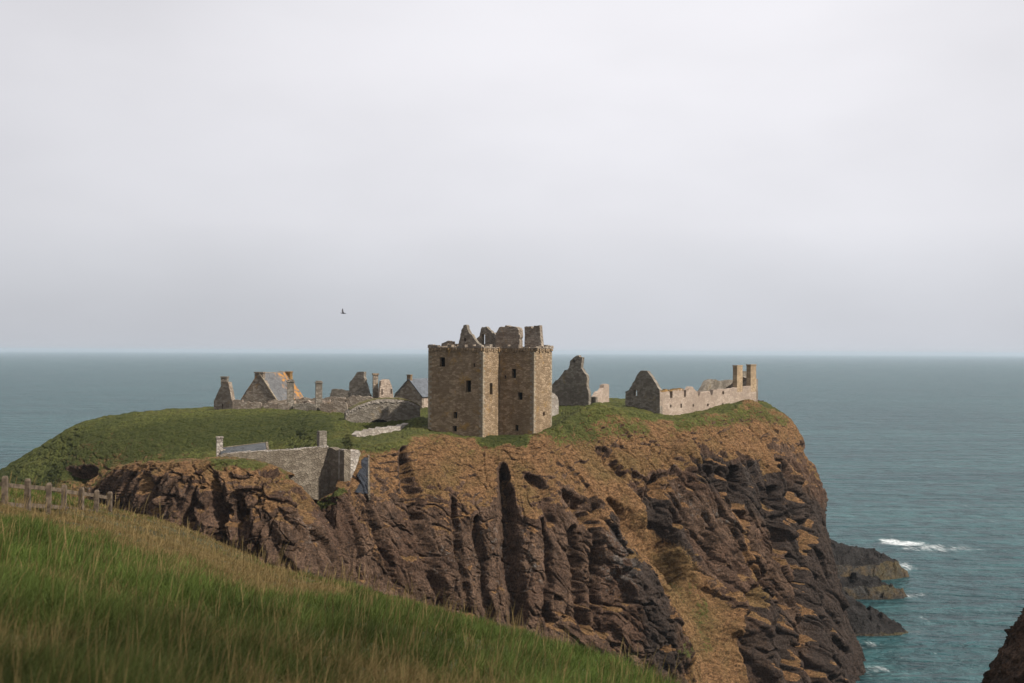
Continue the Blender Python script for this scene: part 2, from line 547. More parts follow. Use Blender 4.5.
def land(name, stations, nu, nv, strokes=(), greens=(), drys=(), lich=(), amp=1.0, flip=False, seed=0, frow=3, mounds=(), turf_tones=(), chars=(), soft_left=False):
    """stations: rows of (point, rock, green) from the back over the top down to the sea"""
    C = np.array([[r[0] for r in s] for s in stations], float)
    A = np.array([[(r[1], r[2]) for r in s] for s in stations], float)
    G = cr(C, nu); G = np.swapaxes(cr(np.swapaxes(G, 0, 1), nv), 0, 1)
    B = lin(A, nu); B = np.swapaxes(lin(np.swapaxes(B, 0, 1), nv), 0, 1)
    U, V = G.shape[:2]
    N = grid_normals(G)
    if flip: N = -N
    p = G.reshape(-1, 3).copy(); n = N.reshape(-1, 3)
    rock = np.clip(B[..., 0].ravel(), 0, 1).astype(np.float32); green = np.clip(B[..., 1].ravel(), 0, 1).astype(np.float32)
    vidx = np.tile(np.arange(V), U)
    front = vidx >= sum(nv[:frow])
    # the picture position of the rough shape aims the strokes
    warp = np.stack([fbm(p * .12, 3, seed + 90), fbm(p * .12 + 50, 3, seed + 91)], 1)
    px, py = proj(p)
    jit = np.stack([fbm(p * 1.1, 2, seed + 96), fbm(p * 1.1 + 31, 2, seed + 97)], 1)
    warp2 = np.stack([fbm(p * .45, 3, seed + 92), fbm(p * .45 + 50, 3, seed + 93)], 1)
    qx, qy = px + warp[:, 0] * 8 + warp2[:, 0] * 1.6 + jit[:, 0] * 1.2, py + warp[:, 1] * 8 + warp2[:, 1] * 3 + jit[:, 1] * 1
    dmod = np.clip(.9 + .35 * fbm(p * np.array((.2, .2, .06)), 2, seed + 94), .5, 1.4)
    disp = np.zeros(len(p), np.float32)
    for pts, a in drys:
        if a >= 1: rock *= 1 - .95 * stroke(px + warp[:, 0] * 5, py + warp[:, 1] * 5, pts) * front
    # buttresses and steep clefts, leaning to the right as they go down
    rt = sstep(530, 650, px + warp[:, 0] * 30) if soft_left else np.ones(len(p), np.float32)
    amp = amp * (.5 + .62 * rt) if soft_left else amp
    ps0 = p.copy(); ps0[:, 0] -= (.10 + .20 * rt) * (45 - p[:, 2])
    pv = ps0 * np.array((1, 1, .10))
    disp += rock * amp * 2.6 * fbm(pv / 10.0, 3, seed + 1)
    disp += rock * amp * 1.7 * (fbm(pv / 4.6, 3, seed + 5, True) - .35)
    for pts, depth in strokes:
        disp -= depth * 1.15 * stroke(qx, qy, pts) * front * dmod
    # broken faces
    pw_ = p * np.array((.4, .4, .16))
    tw = ps0 + np.stack([fbm(pw_, 2, seed + 7), fbm(pw_ + 9, 2, seed + 8), fbm(pw_ + 23, 2, seed + 9)], 1) * .8
    v1, e1 = facets(tw * np.array((1, 1, .085)) / 4.0, seed + 11, 1.5)
    v2, e2 = facets(tw * np.array((1, 1, .13)) / 1.7, seed + 12, 1.4)
    v3, e3 = facets(tw * np.array((1, 1, .55)) / .8, seed + 13, 1.2)
    disp += rock * amp * 2.1 * v1
    disp += rock * amp * .62 * v2
    fine = rock * amp * .26 * v3
    disp -= rock * amp * (.5 * (1 - sstep(0, .08, e1)) + .12 * (1 - sstep(0, .1, e2)))
    brk = fbm(p / 3.0, 3, seed + 21)
    fine += rock * (.14 + .20 * sstep(-.2, .3, brk)) * fbm(p / .62, 4, seed + 20)
    fine += rock * .15 * fbm(p / .38, 3, seed + 22)
    for sc_, dp_ in ((.30, 1.3), (.62, .6)):
        cn_ = vnoise((ps0 + (tw - ps0) * 1.4) * np.array((sc_, sc_, sc_ * .09)), seed + 25 + int(sc_ * 10))
        disp -= rock * amp * dp_ * sstep(.93, 1.0, 1 - np.abs(cn_))
    for mx_, my_, mr_, mh_ in mounds:
        p[:, 2] += mh_ * np.exp(-((p[:, 0] - mx_) ** 2 + (p[:, 1] - my_) ** 2) / mr_ ** 2) * (rock < .5)
    # tussocks on turf
    soft = 1 - rock
    disp += soft * (.6 * fbm(p / 6, 3, seed + 30) + .42 * fbm(p / 1.5, 4, seed + 31) * (.3 + .7 * sstep(-.2, .3, fbm(p / 9, 2, seed + 35))))
    t1, g1_ = facets((p + (tw - ps0) * .8) / np.array((1.5, 1.5, .9)) / 1.2, seed + 51, .8)
    tus = np.clip(1 - rock * 1.15, 0, 1) * (.6 + .4 * (1 - green))
    disp += tus * (.42 * t1 - .30 * (1 - sstep(0, .26, g1_)))
    disp += (rock * (1 - rock)) * 4 * (.40 * fbm(ps0 * np.array((1, 1, .25)) / 2.2, 4, seed + 33))
    vz = (.75 - .5 * rock)[:, None]
    p2 = p + n * disp[:, None] * np.concatenate([np.ones_like(vz), np.ones_like(vz), vz], 1) + n * fine[:, None]
    G2 = p2.reshape(U, V, 3)
    N2 = grid_normals(blur(G2, 2)); N2 = -N2 if flip else N2
    nz = N2[..., 2].ravel()
    Nc = grid_normals(blur(G2, 6)); Nc = -Nc if flip else Nc
    nzc = Nc[..., 2].ravel()
    pn = fbm(p / 7, 4, seed + 40)
    dry = sstep(-.14, .14, .55 * nz + .45 * nzc + .34 * pn - (.07 + .76 * rock) + .10 * fbm(p / 1.6, 3, seed + 41))
    for pts, a in drys: dry = np.clip(dry + a * stroke(px + warp[:, 0] * 5, py + warp[:, 1] * 5, pts) * front * (1 if a >= 1 else sstep(-.1, .3, nz)), 0, 1)
    for pts, a in greens: green = np.clip(green + a * stroke(qx, qy, pts) * front, 0, 1)
    green = np.clip(green * sstep(.1, .55, nz + .25), 0, 1)
    li = np.zeros(len(p), np.float32)
    for pts, a in lich: li += a * stroke(qx, qy, pts) * front
    i = np.arange(U * V).reshape(U, V)
    q = np.stack([i[:-1, :-1], i[1:, :-1], i[1:, 1:], i[:-1, 1:]], -1).reshape(-1, 4)
    if flip: q = q[:, ::-1]
    me = np_mesh(name, p2, q)
    fe = np.zeros(len(p), np.float32); ch_ = np.zeros(len(p), np.float32)
    for pts, a in turf_tones: fe += a * stroke(qx, qy, pts) * front
    for pts, a in chars: ch_ = np.maximum(ch_, a * stroke(qx, qy, pts) * front)
    fattr(me, 'turf_tone', np.clip(fe, -1, 1)); fattr(me, 'char', ch_)
    fattr(me, 'dry', dry); fattr(me, 'green', green); fattr(me, 'lichen', li)
    o = link(name, me, M['land'], None, True)
    return tag(o, kind='structure')


def row(p, r, g): return (p, r, g)

# --- the castle headland: one station per column, rows: back foot, back edge, spine, crest, upper, mid, low, foot
def st(spine, crest, upper, mid, low, foot, gc=1.0, gu=.0, ru=.45, back=None, rc=0.0):
    sp = np.array(spine); c = np.array(crest)
    if back is None:
        d = np.array((c[0], c[1], 0)); d /= np.linalg.norm(d)
        be = sp + d * 14 + np.array((0, 0, -3.0)); bf = sp + d * 30; bf[2] = -4
    else: be, bf = back
    ru = ru * (.68 if c[0] > 6 else .85) if c[0] > -20 else ru
    return [row(bf, .8, 0), row(be, .3, .6), row(sp, 0, .9), row(c + (sp - c) * min(.8, 5.0 / np.linalg.norm(sp - c)), 0, max(.9, gc)), row(crest, rc, gc), row(upper, ru, gu), row(mid, 1, .0), row(low, 1, 0), row(foot, 1, 0)]

ST = [
 st(P(-130, 560, 228), P(-130, 560, 216), P(-130, 590, 206), P(-130, 610, 202), P(-130, 630, 197), Z(-130, -4, 190), 1, .9, .15),
 st(P(-60, 512, 230), P(-60, 508, 216), P(-60, 535, 206), P(-60, 570, 201), P(-60, 610, 196), Z(-60, -4, 188), 1, .95, .12),
 st(P(0, 474, 230), P(0, 469.5, 218), P(0, 496, 207), P(0, 540, 199), P(0, 600, 192), Z(0, -4, 184), 1, .95, .12),
 st(P(40, 450, 231), P(40, 446.5, 219), P(40, 486, 205), P(40, 525, 198), P(40, 590, 190), Z(40, -4, 182), 1, .9, .15),
 st(P(78, 427, 232), P(76, 424.5, 220), P(75, 473, 203), P(75, 515, 197), P(78, 590, 189), Z(80, -4, 181), 1, .6, .3),
 st(P(130, 415, 234), P(130, 413, 221), P(130, 461, 201), P(130, 505, 193), P(130, 590, 184), Z(130, -4, 178), 1, .6, .3),
 st(P(215, 409, 262), P(215, 410, 222), P(215, 459, 198), P(215, 510, 186), P(215, 590, 178), Z(215, -4, 170), 1, .85, .15),
 st(P(280, 404, 264), P(280, 409, 222), P(280, 452, 194), P(290, 500, 176), P(292, 590, 168), Z(292, -4, 160), 1, .95, .1),
 st(P(325, 402, 265), P(325, 417, 209), P(325, 449, 182), P(325, 500, 164.5), P(322, 585, 155), Z(322, -4, 147), 1, .9, .2),
 st(P(342, 402, 265), P(342, 425, 200), P(341, 456, 177), P(338, 495, 161.5), P(333, 585, 154), Z(332, -4, 146), 1, .8, .3),
 st(P(360, 402, 265), P(359, 441, 182), P(358, 466, 169.5), P(351, 498, 163.6), P(346, 585, 155.5), Z(345, -4, 147), .9, .2, .5),
 st(P(385, 402, 265), P(376, 447, 176), P(372, 470, 171), P(368, 520, 164), P(362, 590, 157), Z(362, -4, 147), .6, .0, .55),
 st(P(430, 402, 264), P(432, 436, 185), P(424, 470, 178), P(420, 525, 170), P(416, 600, 162), Z(414, -4, 151), .35, .0, .5),
 st(P(483, 402, 264), P(483, 440, 187.5), P(480, 482, 180), P(476, 540, 173), P(472, 620, 165), Z(470, -4, 153), .35, .0, .5),
 st(P(535, 402, 264), P(535, 436, 188.5), P(535, 484, 181), P(535, 545, 175), P(535, 635, 166), Z(535, -4, 154), .35, .0, .5),
 st(P(580, 402, 264), P(580, 415, 199), P(584, 468, 190), P(588, 540, 180), P(592, 650, 168), Z(594, -4, 157), .7, .0, .45),
 st(P(625, 402, 265), P(622, 411, 206), P(630, 455, 198), P(640, 535, 187), P(650, 668, 170), Z(655, -4, 161), .7, .0, .5),
 st(P(670, 402, 266), P(668, 419, 212), P(676, 448, 206), P(694, 530, 197), P(720, 676, 177), Z(730, -4, 168), .4, .0, .6),
 st(P(715, 402, 268), P(715, 415, 221), P(722, 442, 216), P(744, 530, 208), P(782, 676, 187), Z(796, -4, 178), .35, .0, .65),
 st(P(750, 402, 270), P(756, 408.5, 238), P(766, 440, 229), P(788, 530, 217), P(828, 676, 195), Z(842, -4, 187), .4, .0, .65),
 st(P(760, 402, 272), P(781, 413, 250), P(800, 450, 241), P(818, 535, 226), P(854, 676, 201), Z(868, -4, 197), .35, .0, .6),
 st(P(765, 402, 274), P(789, 418, 260), P(812, 462, 252), P(825, 545, 238), P(862, 676, 208), Z(872, -4, 203), .3, .0, .6),
 st(P(762, 402, 278), P(778, 411, 276), P(800, 462, 270), P(810, 545, 258), P(842, 650, 228), Z(850, -4, 222), .3, .0, .6),
 st(P(745, 402, 284), P(750, 408, 296), P(760, 462, 300), P(770, 520, 300), P(785, 590, 290), Z(790, -4, 285), .3, .0, .6),
]
NU = [14, 60, 60, 55, 62, 100, 78, 56, 22, 24, 40, 56, 60, 62, 54, 54, 58, 60, 52, 46, 40, 30, 20]
NU = [int(k * 1.7) for k in NU]
NV = [8, 10, 60, 34, 150, 130, 175, 46]
STROKES = [
 ([(503, 470, 7), (509, 520, 12), (516, 620, 12)], 4.4),
 ([(402, 450, 5), (412, 490, 9), (428, 555, 11), (442, 605, 9)], 3.6),
 ([(530, 476, 4), (541, 488, 8), (550, 520, 6)], 1.6),
 ([(600, 452, 4), (612, 461, 8), (628, 474, 4)], 2.0),
 ([(566, 492, 6), (578, 506, 10), (588, 524, 6)], 3.6),
 ([(571, 530, 6), (577, 569, 9), (584, 625, 8)], 3.6),
 ([(594, 545, 5), (598, 575, 8), (602, 630, 8)], 3.4),
 ([(540, 520, 5), (544, 560, 7), (548, 620, 7)], 2.4),
 ([(478, 520, 5), (484, 560, 7), (488, 620, 7)], 2.2),
 ([(702, 462, 7), (711, 478, 15), (717, 494, 9)], 6.0),
 ([(733, 470, 7), (737, 490, 13), (738, 502, 8)], 5.4),
 ([(732, 514, 9), (740, 521, 10)], 4.0),
 ([(690, 456, 4), (712, 492, 7), (728, 516, 9), (742, 548, 8)], 3.4),
 ([(766, 492, 6), (772, 515, 9), (782, 545, 8)], 4.4),
 ([(779, 462, 5), (785, 485, 7), (790, 512, 6)], 3.6),
 ([(799, 498, 6), (802, 522, 10), (804, 548, 8)], 6.0),
 ([(801, 446, 4), (807, 460, 7), (814, 480, 6)], 1.2),
 ([(660, 478, 10), (655, 500, 12), (664, 530, 12), (690, 575, 10)], 3.4),
 ([(612, 502, 8), (640, 530, 18), (668, 562, 30), (706, 614, 38), (740, 700, 46)], 3.6),
 ([(596, 525, 14), (622, 560, 26), (652, 612, 28), (680, 655, 20)], -3.4),
 ([(676, 450, 12), (700, 496, 20), (726, 556, 22), (752, 620, 24)], -3.4),
 ([(768, 470, 9), (776, 510, 9)], -2.0), ([(790, 480, 8), (794, 530, 8)], -1.6),
 ([(72, 474, 9), (80, 476, 11), (90, 470, 7)], 3.2),
 ([(318, 490, 9), (328, 486, 10), (338, 482, 8)], 2.2),
 ([(366, 500, 6), (380, 530, 8), (396, 585, 9)], 2.4),
 ([(450, 500, 6), (460, 560, 8), (468, 610, 8)], 2.6),
 ([(430, 470, 14), (452, 540, 18), (462, 600, 18)], -1.6), ([(530, 520, 16), (530, 600, 18)], -1.6),
 ([(740, 590, 8), (752, 630, 10), (770, 683, 10)], 3.4),
 ([(790, 560, 7), (800, 610, 9), (816, 670, 9)], 3.4), ([(762, 560, 6), (776, 610, 8), (792, 670, 8)], 2.6),
]
GREENS = [
 ([(484, 440, 12), (505, 439, 10), (526, 440, 8)], .9),
 ([(318, 506, 10), (330, 500, 12), (338, 492, 8)], .8),
 ([(556, 424, 14), (600, 412, 14), (650, 412, 10)], .6),
 ([(680, 424, 12), (740, 418, 12), (785, 424, 10)], .40), ([(560, 436, 12), (640, 436, 14)], .3),
 ([(352, 440, 10), (400, 446, 8)], .4),
 ([(690, 640, 16), (676, 655, 16)], .6), ([(692, 578, 14), (715, 600, 14), (724, 640, 14)], .42), ([(352, 436, 14), (400, 440, 12)], .3),
]
DRYS = [
 ([(604, 484, 20), (640, 520, 24), (670, 560, 30), (704, 614, 40), (738, 692, 50)], 1.4),
 ([(664, 436, 14), (690, 462, 10)], 1.0), ([(730, 438, 14), (756, 452, 10)], 1.0),
 ([(690, 448, 7), (708, 480, 6), (730, 530, 6), (744, 580, 6)], .7), ([(690, 450, 9), (712, 492, 9), (734, 548, 9), (748, 600, 9)], .6),
 ([(350, 500, 14), (366, 520, 12), (380, 560, 10)], .5),
 ([(540, 450, 26), (600, 458, 28), (650, 460, 24)], .7), ([(610, 470, 16), (640, 510, 16)], .8),
 ([(420, 460, 20), (520, 462, 20)], .35),
 ([(690, 450, 10), (716, 500, 9), (736, 560, 8)], .6),
]
LICH = [
 ([(610, 540, 20), (618, 570, 24)], 1.0), ([(676, 500, 16), (712, 520, 12)], .5), ([(750, 470, 14), (752, 500, 10)], .8),
 ([(470, 560, 60), (520, 560, 50)], .35),
]
TURF_TONES = [([(-140, 520, 70), (0, 490, 52), (90, 455, 46), (180, 436, 34), (260, 430, 28), (325, 426, 18)], 1.0),
         ([(352, 432, 16), (400, 438, 14), (430, 432, 10)], -1.0), ([(30, 470, 16), (60, 452, 12)], -.8), ([(560, 420, 14), (620, 414, 12)], -.4), ([(488, 440, 12), (524, 440, 10)], 1.2)]
CHARS = [([(700, 470, 34), (760, 490, 44), (800, 520, 40), (826, 600, 50), (850, 690, 50)], 1.0), ([(660, 500, 20), (690, 560, 18)], .8), ([(606, 520, 12), (640, 590, 28), (660, 660, 26)], .8),
         ([(760, 600, 40), (800, 690, 50)], .7)]
rock_land = land('castle_headland', ST, NU, NV, STROKES, GREENS, DRYS, LICH, 1.0, True, 3, 3, [(*plan(350, 201), 3.2, 1.4), (*plan(417, 201), 3.2, 1.7), (*plan(383, 202), 4.5, -1.3), (*plan(598, 203), 5.5, 1.4), (*plan(752, 235), 6.5, 1.9), (*plan(664, 213), 4, -.6)], TURF_TONES, CHARS, True)

# --- the fore rock left of the gate
def sf(spine, crest, upper, mid, low, foot, gc=.3, rc=.25):
    sp = np.array(spine)
    be = sp + np.array((1.5, 12, -3.0)); bf = sp + np.array((2, 22, -40.0))
    return [row(bf, .6, 0), row(be, .3, .3), row(sp, .05, .5), row(np.array(crest) * .65 + sp * .35, .05, .5), row(crest, rc, gc), row(upper, .8, 0), row(mid, 1, 0), row(low, 1, 0), row(foot, 1, 0)]
SF = [
 sf(P(92, 486, 196), P(92, 488, 188), P(90, 505, 184), P(88, 530, 180), P(86, 590, 176), Z(86, -4, 172)),
 sf(P(118, 468, 184), P(116, 469, 174), P(114, 487, 169), P(112, 525, 165), P(110, 590, 160), Z(110, -4, 155)),
 sf(P(148, 462, 170), P(146, 463, 160), P(143, 478, 155), P(140, 520, 151), P(138, 590, 147), Z(138, -4, 142)),
 sf(P(190, 459, 162), P(190, 461, 151), P(186, 476, 147), P(182, 520, 143), P(180, 600, 138), Z(180, -4, 133)),
 sf(P(240, 458, 160), P(240, 461, 148), P(238, 480, 143.5), P(238, 530, 139), P(240, 610, 134), Z(240, -4, 128)),
 sf(P(272, 466, 159), P(274, 469, 147), P(280, 486, 142), P(290, 535, 137), P(300, 615, 131), Z(303, -4, 125)),
 sf(P(284, 473, 160), P(288, 479, 150), P(299, 497, 146), P(318, 535, 141), P(336, 625, 134), Z(342, -4, 128)),
 sf(P(288, 477, 162), P(294, 485, 156), P(307, 507, 153), P(327, 540, 149), P(348, 630, 142), Z(356, -4, 136)),
 sf(P(286, 480, 165), P(292, 488, 163), P(308, 508, 162), P(324, 540, 160), P(340, 620, 156), Z(346, -4, 152)),
]
NUF = [int(k * 1.7) for k in (30, 36, 46, 56, 44, 34, 30, 20)]
NVF = [6, 8, 20, 14, 56, 105, 140, 40]
SFS = [
 ([(262, 474, 5), (280, 478, 9), (284, 488, 6)], 2.6),
 ([(286, 480, 4), (296, 500, 6), (306, 520, 5)], 1.8),
 ([(150, 480, 8), (160, 520, 10)], 1.5),
 ([(212, 476, 8), (222, 520, 10), (232, 560, 9)], 2.4),
 ([(250, 492, 10), (262, 530, 10), (276, 580, 10)], -1.4),
]
land('fore_rock', SF, NUF, NVF, SFS, [([(220, 462, 14), (260, 464, 10)], .5), ([(322, 500, 9), (330, 494, 8)], .6)],
     [([(262, 494, 14), (272, 508, 14)], .7), ([(292, 480, 8), (306, 510, 8)], .6)], [([(296, 500, 8), (312, 540, 12)], .6)], .85, True, 77)

# --- dark headland corner at the right, across the gully
def sh(pts, g=.1): return [row(p, r, g) for p, r in pts]
SH = []
for yy, o in ((58, 5), (68, .6), (79, 0), (90, 5), (104, 15)):
    pr = [(66, 60, .1, .6), (47, 49, .2, .5), (37.0, 41.6, .5, .3), (35.4, 39.0, .8, .1), (33.6, 36, .9, 0), (30.5, 27, 1, 0), (28, 14, 1, 0), (26, -4, 1, 0)]
    SH.append([row(np.array((x_ + o + 1.5, yy, z_)), r_, g_) for x_, z_, r_, g_ in pr])
land('headland', SH, [50, 60, 60, 40], [30, 50, 30, 30, 50, 50, 40], (), (), (), (), .35, True, 130, 0)

# ------------------------------------------------------------------ foreground hill
CT = np.array([P(0, 700, 7.6), P(0, 600, 12), P(150, 683, 9.2), P(300, 683, 11), P(512, 683, 14.5), P(660, 690, 19), P(600, 665, 21), P(500, 634, 26), P(400, 601, 32),
               P(290, 578, 40), P(200, 534, 43), P(130, 515, 44), P(28, 512, 31.3), P(109, 511, 38), P(4, 507, 30), P(200, 570, 24), P(330, 600, 24), P(100, 560, 20),
               np.array((0, 0, 58.25)), np.array((-6, 0, 59.3)), np.array((-20, 30, 57.0)), np.array((-22, 44, 54.4)), np.array((2, -6, 58.9)), np.array((-30, 10, 61))])


def tps(ctl, smooth=.02):
    n = len(ctl); X = ctl[:, :2]
    r2 = ((X[:, None] - X[None]) ** 2).sum(-1)
    K = .5 * r2 * np.log(r2 + 1e-9) + np.eye(n) * smooth * 20
    Pm = np.hstack([np.ones((n, 1)), X])
    A = np.block([[K, Pm], [Pm.T, np.zeros((3, 3))]])
    w = np.linalg.solve(A, np.concatenate([ctl[:, 2], np.zeros(3)]))

    def f(x, y):
        sh_ = x.shape; x = x.ravel(); y = y.ravel(); out = np.zeros(len(x))
        for k in range(0, len(x), 100000):
            a, b = x[k:k + 100000], y[k:k + 100000]
            q = (a[:, None] - X[:, 0]) ** 2 + (b[:, None] - X[:, 1]) ** 2
            out[k:k + 100000] = (.5 * q * np.log(q + 1e-9)) @ w[:n] + w[n] + w[n + 1] * a + w[n + 2] * b
        return out.reshape(sh_)
    return f


hill0 = tps(CT)
CREST = np.array([(7.0, -10), (5.2, 4), (3.2, 14), (2.9, 19), (1.7, 21.5), (-.3, 26.5), (-3.3, 32.5), (-8.1, 40.5), (-12.2, 43.5), (-15.3, 45), (-22, 47), (-60, 52)])


def crest_dist(x, y):
    """signed distance beyond the hill's edge (positive outside, to the right and far side)"""
    best = np.full(x.shape, 1e9); sgn = np.ones(x.shape)
    for (x0, y0), (x1, y1) in zip(CREST[:-1], CREST[1:]):
        dx, dy = x1 - x0, y1 - y0
        t = np.clip(((x - x0) * dx + (y - y0) * dy) / (dx * dx + dy * dy), 0, 1)
        d = np.hypot(x - x0 - t * dx, y - y0 - t * dy)
        s = np.sign((x - x0) * dy - (y - y0) * dx)
        m = d < best
        best = np.where(m, d, best); sgn = np.where(m, s, sgn)
    return best * sgn


def hill_z(x, y):
    """height of the near hill; clamps the fitted sheet to its edge and rolls over beyond it"""
    c = crest_dist(x, y)
    z = hill0(np.clip(x, -40, 12), np.clip(y, -8, 60))
    n = fbm(np.stack([x.ravel() / 3.6, y.ravel() / 3.6, np.zeros(x.size)], 1), 3, 5).reshape(x.shape)
    z = z + n * .30 * np.clip(y / 14, .1, 1)
    over = np.maximum(c, 0)
    return z - .55 * over - .055 * over ** 2


xs = np.concatenate([np.linspace(-60, -26, 30)[:-1], np.linspace(-26, 10, 240), np.linspace(10, 30, 24)[1:]])
ys = np.concatenate([np.linspace(-12, 4, 24)[:-1], np.linspace(4, 54, 300), np.linspace(54, 75, 30)[1:]])
HX, HY = np.meshgrid(xs, ys, indexing='ij')
HZ = np.maximum(hill_z(HX, HY), 5)
i = np.arange(HX.size).reshape(HX.shape)
q = np.stack([i[:-1, :-1], i[1:, :-1], i[1:, 1:], i[:-1, 1:]], -1).reshape(-1, 4)
hm = np_mesh('hill', np.stack([HX, HY, HZ], -1).reshape(-1, 3), q)
M['soil'] = plain_mat('hill_soil', (.036, .034, .014), .95, .5, 2.5)
tag(link('hill', hm, M['soil'], None, True), kind='structure')


def gmask(x, y):
    """how straw-coloured the grass grows here, 0 green .. 1 dry"""
    p3 = np.stack([x / 2.2, y / 3.2, np.zeros(len(x))], 1)
    n = fbm(p3, 3, 61); n2 = fbm(p3 * 3.1 + 7, 2, 63)
    px, py = proj(np.stack([x, y, hill_z(x, y)], 1))
    px = px + n * 26; py = py + n2 * 12
    rim = stroke(px, py, [(-40, 516, 14), (60, 516, 18), (110, 520, 30), (180, 540, 46), (250, 566, 42), (300, 588, 24), (345, 598, 10)])
    band = stroke(px, py, [(-40, 556, 22), (80, 570, 26), (240, 618, 34), (380, 630, 46), (520, 655, 40), (660, 700, 40)])
    near = sstep(590, 680, py)
    v = .30 + rim * .62 - band * .30 + near * .08 + n * 1.0 + n2 * .6
    return .04 + .92 * sstep(.08, .86, v)


def blades(N, seed, dmin, dmax, smin, smax, hmin, hmax, w0, straw=False):
    r = np.random.default_rng(seed)
    d = np.exp(r.uniform(math.log(dmin), math.log(dmax), N)); s = r.uniform(smin, smax, N)
    x, y = s * d, d
    m = crest_dist(x, y) < 1.6
    x, y, d = x[m], y[m], d[m]
    # tufts: pull the roots together
    cl = np.stack([np.round(x / .22), np.round(y / .22)], 1).astype(np.int64)
    jx = (_hf(cl[:, 0], cl[:, 1], cl[:, 0] * 0, 5) - .5) * .2; jy = (_hf(cl[:, 0], cl[:, 1], cl[:, 0] * 0, 6) - .5) * .2
    near = d < 30
    x = np.where(near, x * .45 + (cl[:, 0] * .22 + jx) * .55 + r.normal(0, .03, len(x)), x)
    y = np.where(near, y * .45 + (cl[:, 1] * .22 + jy) * .55 + r.normal(0, .03, len(x)), y)
    n = len(x)
    th = _hf(cl[:, 0], cl[:, 1], cl[:, 0] * 0, 7)
    dry = gmask(x, y)
    patch = fbm(np.stack([x / 1.5, y / 1.8, np.zeros(n)], 1), 2, 44)
    z = hill_z(x, y) - .02
    h = r.uniform(hmin, hmax, n) * (.75 + .5 * th) * np.clip(1 + patch * .8, .5, 1.6)
    if not straw: h *= np.clip(1.15 - .45 * dry, .5, 1.2) * np.clip(1.12 - d / 50, .5, 1.0)
    w = np.maximum(w0, .00044 * d) * r.uniform(.7, 1.3, n)
    az = r.uniform(0, 2 * math.pi, n)
    lean = np.abs(r.normal(.55, .32, n)) * (.35 if straw else 1)
    lx = np.cos(az) * lean + .22 * (1 - .4 * straw); ly = np.sin(az) * lean - .03
    fa = r.uniform(-.9, .9, n)                          # blade faces the viewer more or less
    wx, wy = np.cos(fa), np.sin(fa)
    T = (0, .38, .72, 1.0)
    V = np.zeros((n, 7, 3), np.float32)
    for k, t in enumerate(T):
        bx = x + lx * h * t ** 1.8 * .8; by = y + ly * h * t ** 1.8 * .8; bz = z + h * t * (1 - .22 * np.hypot(lx, ly) * t)
        ww = w * ((1, .9, .6, 0)[k] if not straw else (.7, .55, 1.0, .3)[k]) * .5
        if k < 3:
            V[:, 2 * k] = np.stack([bx - wx * ww, by - wy * ww, bz], 1); V[:, 2 * k + 1] = np.stack([bx + wx * ww, by + wy * ww, bz], 1)
        else: V[:, 6] = np.stack([bx, by, bz], 1)
    o = (np.arange(n) * 7)[:, None]
    quads = np.concatenate([o + np.array([[0, 1, 3, 2]]), o + np.array([[2, 3, 5, 4]])])
    tris = o + np.array([[4, 5, 6]])
    g1 = np.array((.036, .053, .011)); g2 = np.array((.090, .126, .028)); b1 = np.array((.125, .086, .034)); b2 = np.array((.215, .155, .068))
    a = r.uniform(0, 1, n)[:, None]
    isdry = (r.uniform(0, 1, n) < np.clip(dry * 1.05 - .05, 0, .96))[:, None]
    cloud_shade = (sstep(585, 660, proj(np.stack([x, y, z], 1))[1]) * (1 - sstep(330, 620, proj(np.stack([x, y, z], 1))[0])))[:, None]  # cloud shadow over the near left grass, put into the blade colours
    g1 = g1 * (1 - .35 * cloud_shade); g2 = g2 * (1 - cloud_shade * np.array((.45, .55, .45))); b1 = b1 * (1 - .25 * cloud_shade); b2 = b2 * (1 - .3 * cloud_shade)
    tone = np.clip(1 + 1.05 * fbm(np.stack([x / .8, y / 1.3, np.zeros(n)], 1), 3, 47), .4, 1.75)[:, None]
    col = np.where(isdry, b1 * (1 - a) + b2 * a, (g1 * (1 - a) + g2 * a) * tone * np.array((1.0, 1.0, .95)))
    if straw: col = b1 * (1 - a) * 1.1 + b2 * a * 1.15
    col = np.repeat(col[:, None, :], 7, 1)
    return V.reshape(-1, 3), quads, tris, np.concatenate([col, np.ones((n, 7, 1))], 2).reshape(-1, 4)


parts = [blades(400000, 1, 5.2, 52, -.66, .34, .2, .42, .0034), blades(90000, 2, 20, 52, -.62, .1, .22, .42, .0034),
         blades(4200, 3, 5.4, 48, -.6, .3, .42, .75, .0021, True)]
vo = np.cumsum([0] + [len(p[0]) for p in parts])
gm = np_mesh('grass', np.concatenate([p[0] for p in parts]), np.concatenate([p[1] + o for p, o in zip(parts, vo)]), np.concatenate([p[2] + o for p, o in zip(parts, vo)]))
ca = gm.color_attributes.new('tint', 'FLOAT_COLOR', 'POINT')
ca.data.foreach_set('color', np.concatenate([p[3] for p in parts]).astype(np.float32).ravel())
k = NT('grass_blades')
k.l(k.attr('tint').outputs['Color'], k.b.inputs['Base Color'])
k.b.inputs['Roughness'].default_value = .75; k.b.inputs['Specular IOR Level'].default_value = .15
tr = k.n('ShaderNodeBsdfTranslucent'); k.l(k.attr('tint').outputs['Color'], tr.inputs[0])
mx = k.n('ShaderNodeMixShader'); mx.inputs[0].default_value = .3
k.l(k.b.outputs[0], mx.inputs[1]); k.l(tr.outputs[0], mx.inputs[2]); k.l(mx.outputs[0], k.out.inputs[0])
tag(link('grass', gm, k.m), 'long green and straw coloured grass on the near hillside', 'grass', kind='stuff')

